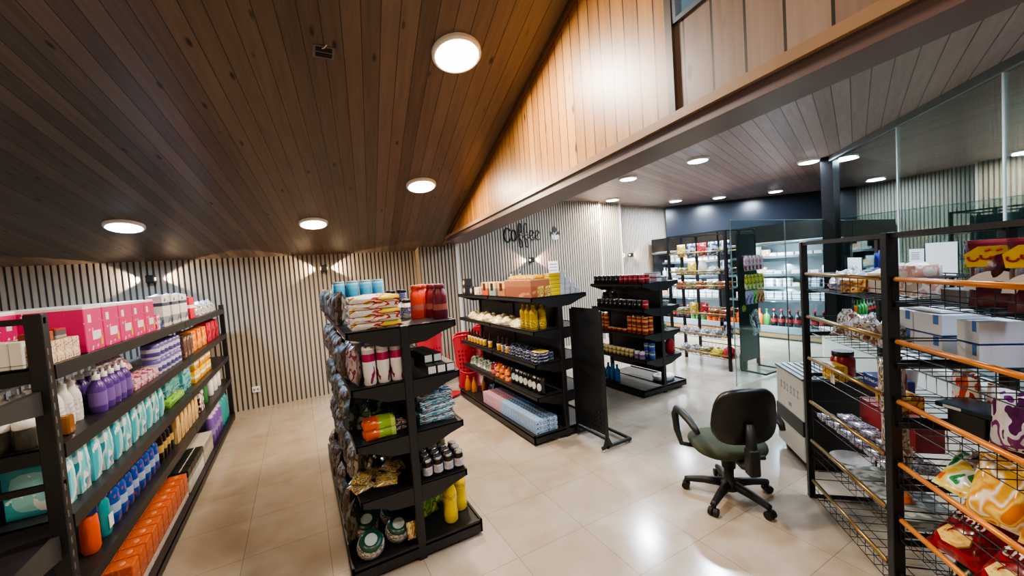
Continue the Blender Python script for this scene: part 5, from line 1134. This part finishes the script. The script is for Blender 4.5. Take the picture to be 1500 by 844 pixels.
for i in range(3): rk(Kind('clear_tray','tray',MB().prism([(-.09,0),(.09,0),(.10,.05),(-.10,.05)],-.11,.11,'Y').box(-.105,.105,-.115,.115,.05,.054),[printed('tray_film',['#9aa6a2','#c3ccc9','#7d8886'],4,.14,interp='EASE')]),.42+i*.17,.17,z,'clear plastic food tray on the fifth shelf, %s from the plates'%ORD[i],'clear food trays',0,sc=(.75,1,1))
rk(Kind('orange_sweet','sweet',lump(.06,.05,.04,330,8,.2),mat('sweet_orange','#d9702a',.3)),.68,.15,z+.056,'small orange packet lying on the clear trays')
# near bay
z=BZ[0]
MARO=bands('puffs',[(0,'#4a1626'),(.30,'#3c1220'),(.62,'#5a1a2a'),(.95,'#7a2a30')],'Z',.25)
def puffs(seed):
    pb=pouch(.185,.27,.09,seed,12)
    crest=MB().prism([(.088*math.cos(math.radians(a)),.075+.075*math.sin(math.radians(a))) for a in range(0,181,15)]+[(-.06,.075)]+[(.055*math.cos(math.radians(a)),.065+.045*math.sin(math.radians(a))) for a in range(170,9,-20)]+[(.06,.075)],-.050,-.044,'Y')
    patch=MB().prism([(-.08,.165),(.08,.165),(.088,.215),(.05,.245),(-.05,.245),(-.088,.215)],-.042,-.030,'Y')
    sq=MB()
    for k2 in range(4): sq.tube([(-.062+k2*.034+.014*math.cos(a),-.043,.20+.012*math.sin(a)+.006*(k2%2)) for a in [math.radians(150+i*30) for i in range(8)]],.0042,5)
    for k2 in range(3): sq.tube([(-.03+k2*.03,-.043,.226),(-.015+k2*.03,-.043,.232)],.0045,5)
    return Kind('puffs_bag','bag',pb,MARO,[('white_band',crest,mat('band_white','#dfe3e4',.35)),('yellow_patch',patch,mat('patch_yellow','#e0bf2a',.35)),('lettering',sq,mat('letter_redbrown','#a3341c',.4))])
kpf=puffs(340)
rk(kpf,1.20,.13,z,'maroon snack bag with yellow patch and white arc, left of the pair',None,.62,sc=.88); rk(kpf,1.37,.11,z,'maroon snack bag with yellow patch and white arc, right of the pair',None,.55,sc=.88)
rk(Kbox('grey_pack','pack',.12,.16,.05,mat('pack_grey','#5f6066',.4)),.98,.22,z,'dark grey pack beside the thick post on the top shelf')
z=BZ[1]
WBX=[mat('paper_white','#d3dbe6',.4),mat('box_blue','#4a78c0',.4),mat('box_edge_blue','#22407c',.4)]
def wbox(): return carton(.165,.17,.092,.002).box(.035,.065,-.0856,-.085,.05,.092,1).box(-.0826,.0826,-.0852,.0852,0,.006,2)
kwx=Kind('white_blue_box','box',wbox(),WBX)
for l in range(2):
    for i in range(3): rk(kwx,(.572,.742,.952)[i],.29,z+l*.094,'white box with blue corner tag, %s from left, %s layer behind the thick post'%(ORD[i],['lower','upper'][l]),'white boxes with blue tags',.0,sc=(1,1,1) if i<2 else (.62,1,1))
kpx=Kbox('pink_box','box',.06,.07,.10,mat('box_pink','#b8506a',.4))
for l in range(2): rk(kpx,1.11,.33,z+l*.102,'pink box beside the white and blue boxes, %s one'%['lower','upper'][l])
rk(Kbox('white_open_flap','flap',.24,.12,.012,mat('flap_white','#dfe3e8',.4)),.66,.29,z+.19,'loose white cardboard flap lying on the white and blue boxes')
z=BZ[2]
rk(Kbox('black_box','box',.13,.15,.09,mat('box_black','#16181d',.3)),1.0,.22,z,'black box in the middle of the third shelf, near bay',None,.25)
rk(Kind('black_flat_box','box',carton(.20,.15,.02).box(-.07,-.01,-.0755,-.075,.004,.015,1),[mat('flat_black','#22303c',.25),mat('tag_white','#c9ced4',.4)]),1.0,.21,z+.091,'flat dark box with a small white mark lying on the black box',None,.35)
OW=printed('orange_white',['#d2701c','#e9e6e2','#c23a2a','#efc08a'],2.4,.25)
rk(Kind('orange_white_pouch','pouch',pouch(.14,.17,.05,350),OW),.945,.315,z,'orange and white pouch leaning at the back of the third shelf',None,.2,-.15)
rk(Kind('orange_white_pouch','pouch',pouch(.14,.19,.05,351),printed('red_white2',['#c8502a','#ece8e4','#b3302a'],2.2,.25)),.76,.33,z,'orange and white pouch just behind the thick post, third shelf')
rk(Kind('red_crumpled_bag','bag',lump(.16,.14,.09,352,10,.4),printed('redcr',['#8a2830','#b8505a','#5a1a20'],3,.2)),1.13,.30,z,'crumpled dark red bag behind the black box')
kpw=Kind('purple_white_bag','bag',pouch(.13,.22,.07,353),printed('purplewhite',['#5a1f58','#e2e4ea','#7a2f78','#c9ccd8'],2.2,.2))
rk(kpw,1.15,.20,z,'purple and white snack bag standing by the back post',None,.6,-.1)
z=BZ[3]
rk(Kind('dark_red_bag','bag',brick(.26,.08,.25,354,.02,8),printed('darkred',['#5a1418','#74202a','#430f14'],2,.3)),1.08,.335,z,'large dark red bag at the back of the fourth shelf')
for i in range(2): rk(Kind('grey_film_bag','bag',lump(.15,.14,.09,356+i,10,.4),printed('greyfilm%d'%i,['#4a4541','#7d756c','#a9a29a','#332f2c'],3.5,.14,seed=i,interp='EASE')),.965+.01*i,.235,z+.092*i,'crumpled grey film bag at the back beside the thick post, %s layer'%['lower','upper'][i],None,i*1.1)
GY_=printed('green_chips',['#1f6a34','#3a9448','#e9ebe4','#e0cf6a','#d9b24a','#c9602a'],2.2,.18)
rk(Kind('green_chips_bag','bag',pouch(.16,.23,.075,360),GY_),1.06,.095,z+.05,'green and yellow chips bag lying across the fourth shelf',None,.75,-1.15,.35)
PKC=printed('pink_chips',['#c9507a','#e08aa8','#d8452a','#f0dfe2','#b83a4a'],2.3,.18,interp='EASE')
rk(Kind('pink_chips_bag','bag',pouch(.17,.24,.08,361),PKC),1.15,.24,z+.006,'pink and red chips bag standing on the fourth shelf',None,.5,-.25,sc=.9)
YC=printed('yellow_chips',['#c9781c','#dca42e','#efe6cc','#d8921f','#e9c45a','#c9701c'],2.0,.14,interp='EASE')
for i,(x,y) in enumerate(((1.17,.115),(1.34,.15),(1.50,.115))): rk(Kind('yellow_chips_bag','bag',pouch(.18,.26,.11,362+i),YC),x,y,z+.016,'yellow and white chips bag at the right edge, %s from the left'%ORD[i],'yellow chips bags',.45,-.45,sc=.92)
# chips bags with white lettering
def chips(nm,col,seed,lm):
    pb=pouch(.19,.25,.09,seed,12)
    pot=MB().prism([(-.055,.055),(-.02,.03),(.03,.035),(.055,.065),(.045,.10),(.0,.115),(-.045,.10)],-.047,-.038,'Y')
    k_=Kind(nm,'bag',pb,printed('chips_'+nm,col,2,.2),[('chip_picture',pot,printed('potato',['#cfa23a','#e0bb55','#b98a2c'],2,.4))])
    me=text_mesh('tmp',.07,.0012); me.transform(Matrix.Rotation(PI/2,4,'X')); me.transform(Matrix.Translation((0,-.0485,.158))); me.materials.append(lm)
    k_.parts+=[('lettering',me)]
    return k_
LW=mat('letter_white','#e6e6e2',.4)
kch=chips('red_chips_bag',['#7a1a20','#8f2028','#651418'],370,LW); kcg=chips('green_lettered_bag',['#1f3d28','#2a4f34','#173020'],371,LW)
z=BZ[4]
for i,(x,y,r) in enumerate(((1.01,.095,.25),(1.225,.10,.30),(1.44,.10,.35))): rk(kch,x,y,z+.022,'dark red chips bag with white lettering, %s'%['nearest the thick post','second from the thick post','third from the thick post','rear row on the left','rear row on the right'][i],'red lettered chips bags',r,-.85)
z=BZ[5]
for i,(x,y,r) in enumerate(((1.03,.11,.3),(1.24,.12,.35),(1.45,.12,.35))): rk(kcg,x,y+.02,z+.022,'dark green chips bag with white lettering, lowest shelf, %s from the thick post'%ORD[i],'green lettered chips bags',r,-.4)
# papers taped to the glass front
def gpaper(t_,z,w_,h,label,lines):
    p=gp(t_,.012); o=thing('paper_sheet',label,'paper',(p[0],p[1],z),ga)
    MB().box(-w_/2,w_/2,-.0006,.0006,-h/2,h/2).build('sheet',mat('sheet_white','#dfe6ea',.6),o)
    b=MB()
    for i in range(lines): 
        zz=h/2-.04-i*(h-.06)/max(1,lines)
        b.box(-w_*.36,w_*.2,.0008,.0014,zz-.003,zz+.003).box(-w_*.36,w_*.2,-.0014,-.0008,zz-.003,zz+.003)
    if lines: b.build('printed_lines',mat('ink','#23242a',.6),o)
gpaper(2.14,1.42,.40,.30,'large white sheet on the glass behind the snack rack',0)
gpaper(1.81,1.45,.22,.14,'small printed white sheet left of the large one on the glass',4)
gpaper(1.52,1.32,.20,.12,'small printed sheet low on the glass near the thick post',4)
gpaper(1.63,.96,.42,.2,'wide white sheet on the glass at counter height',2)
gpaper(.62,1.33,.34,.22,'pale sheet on the glass behind the blue gloves',0)
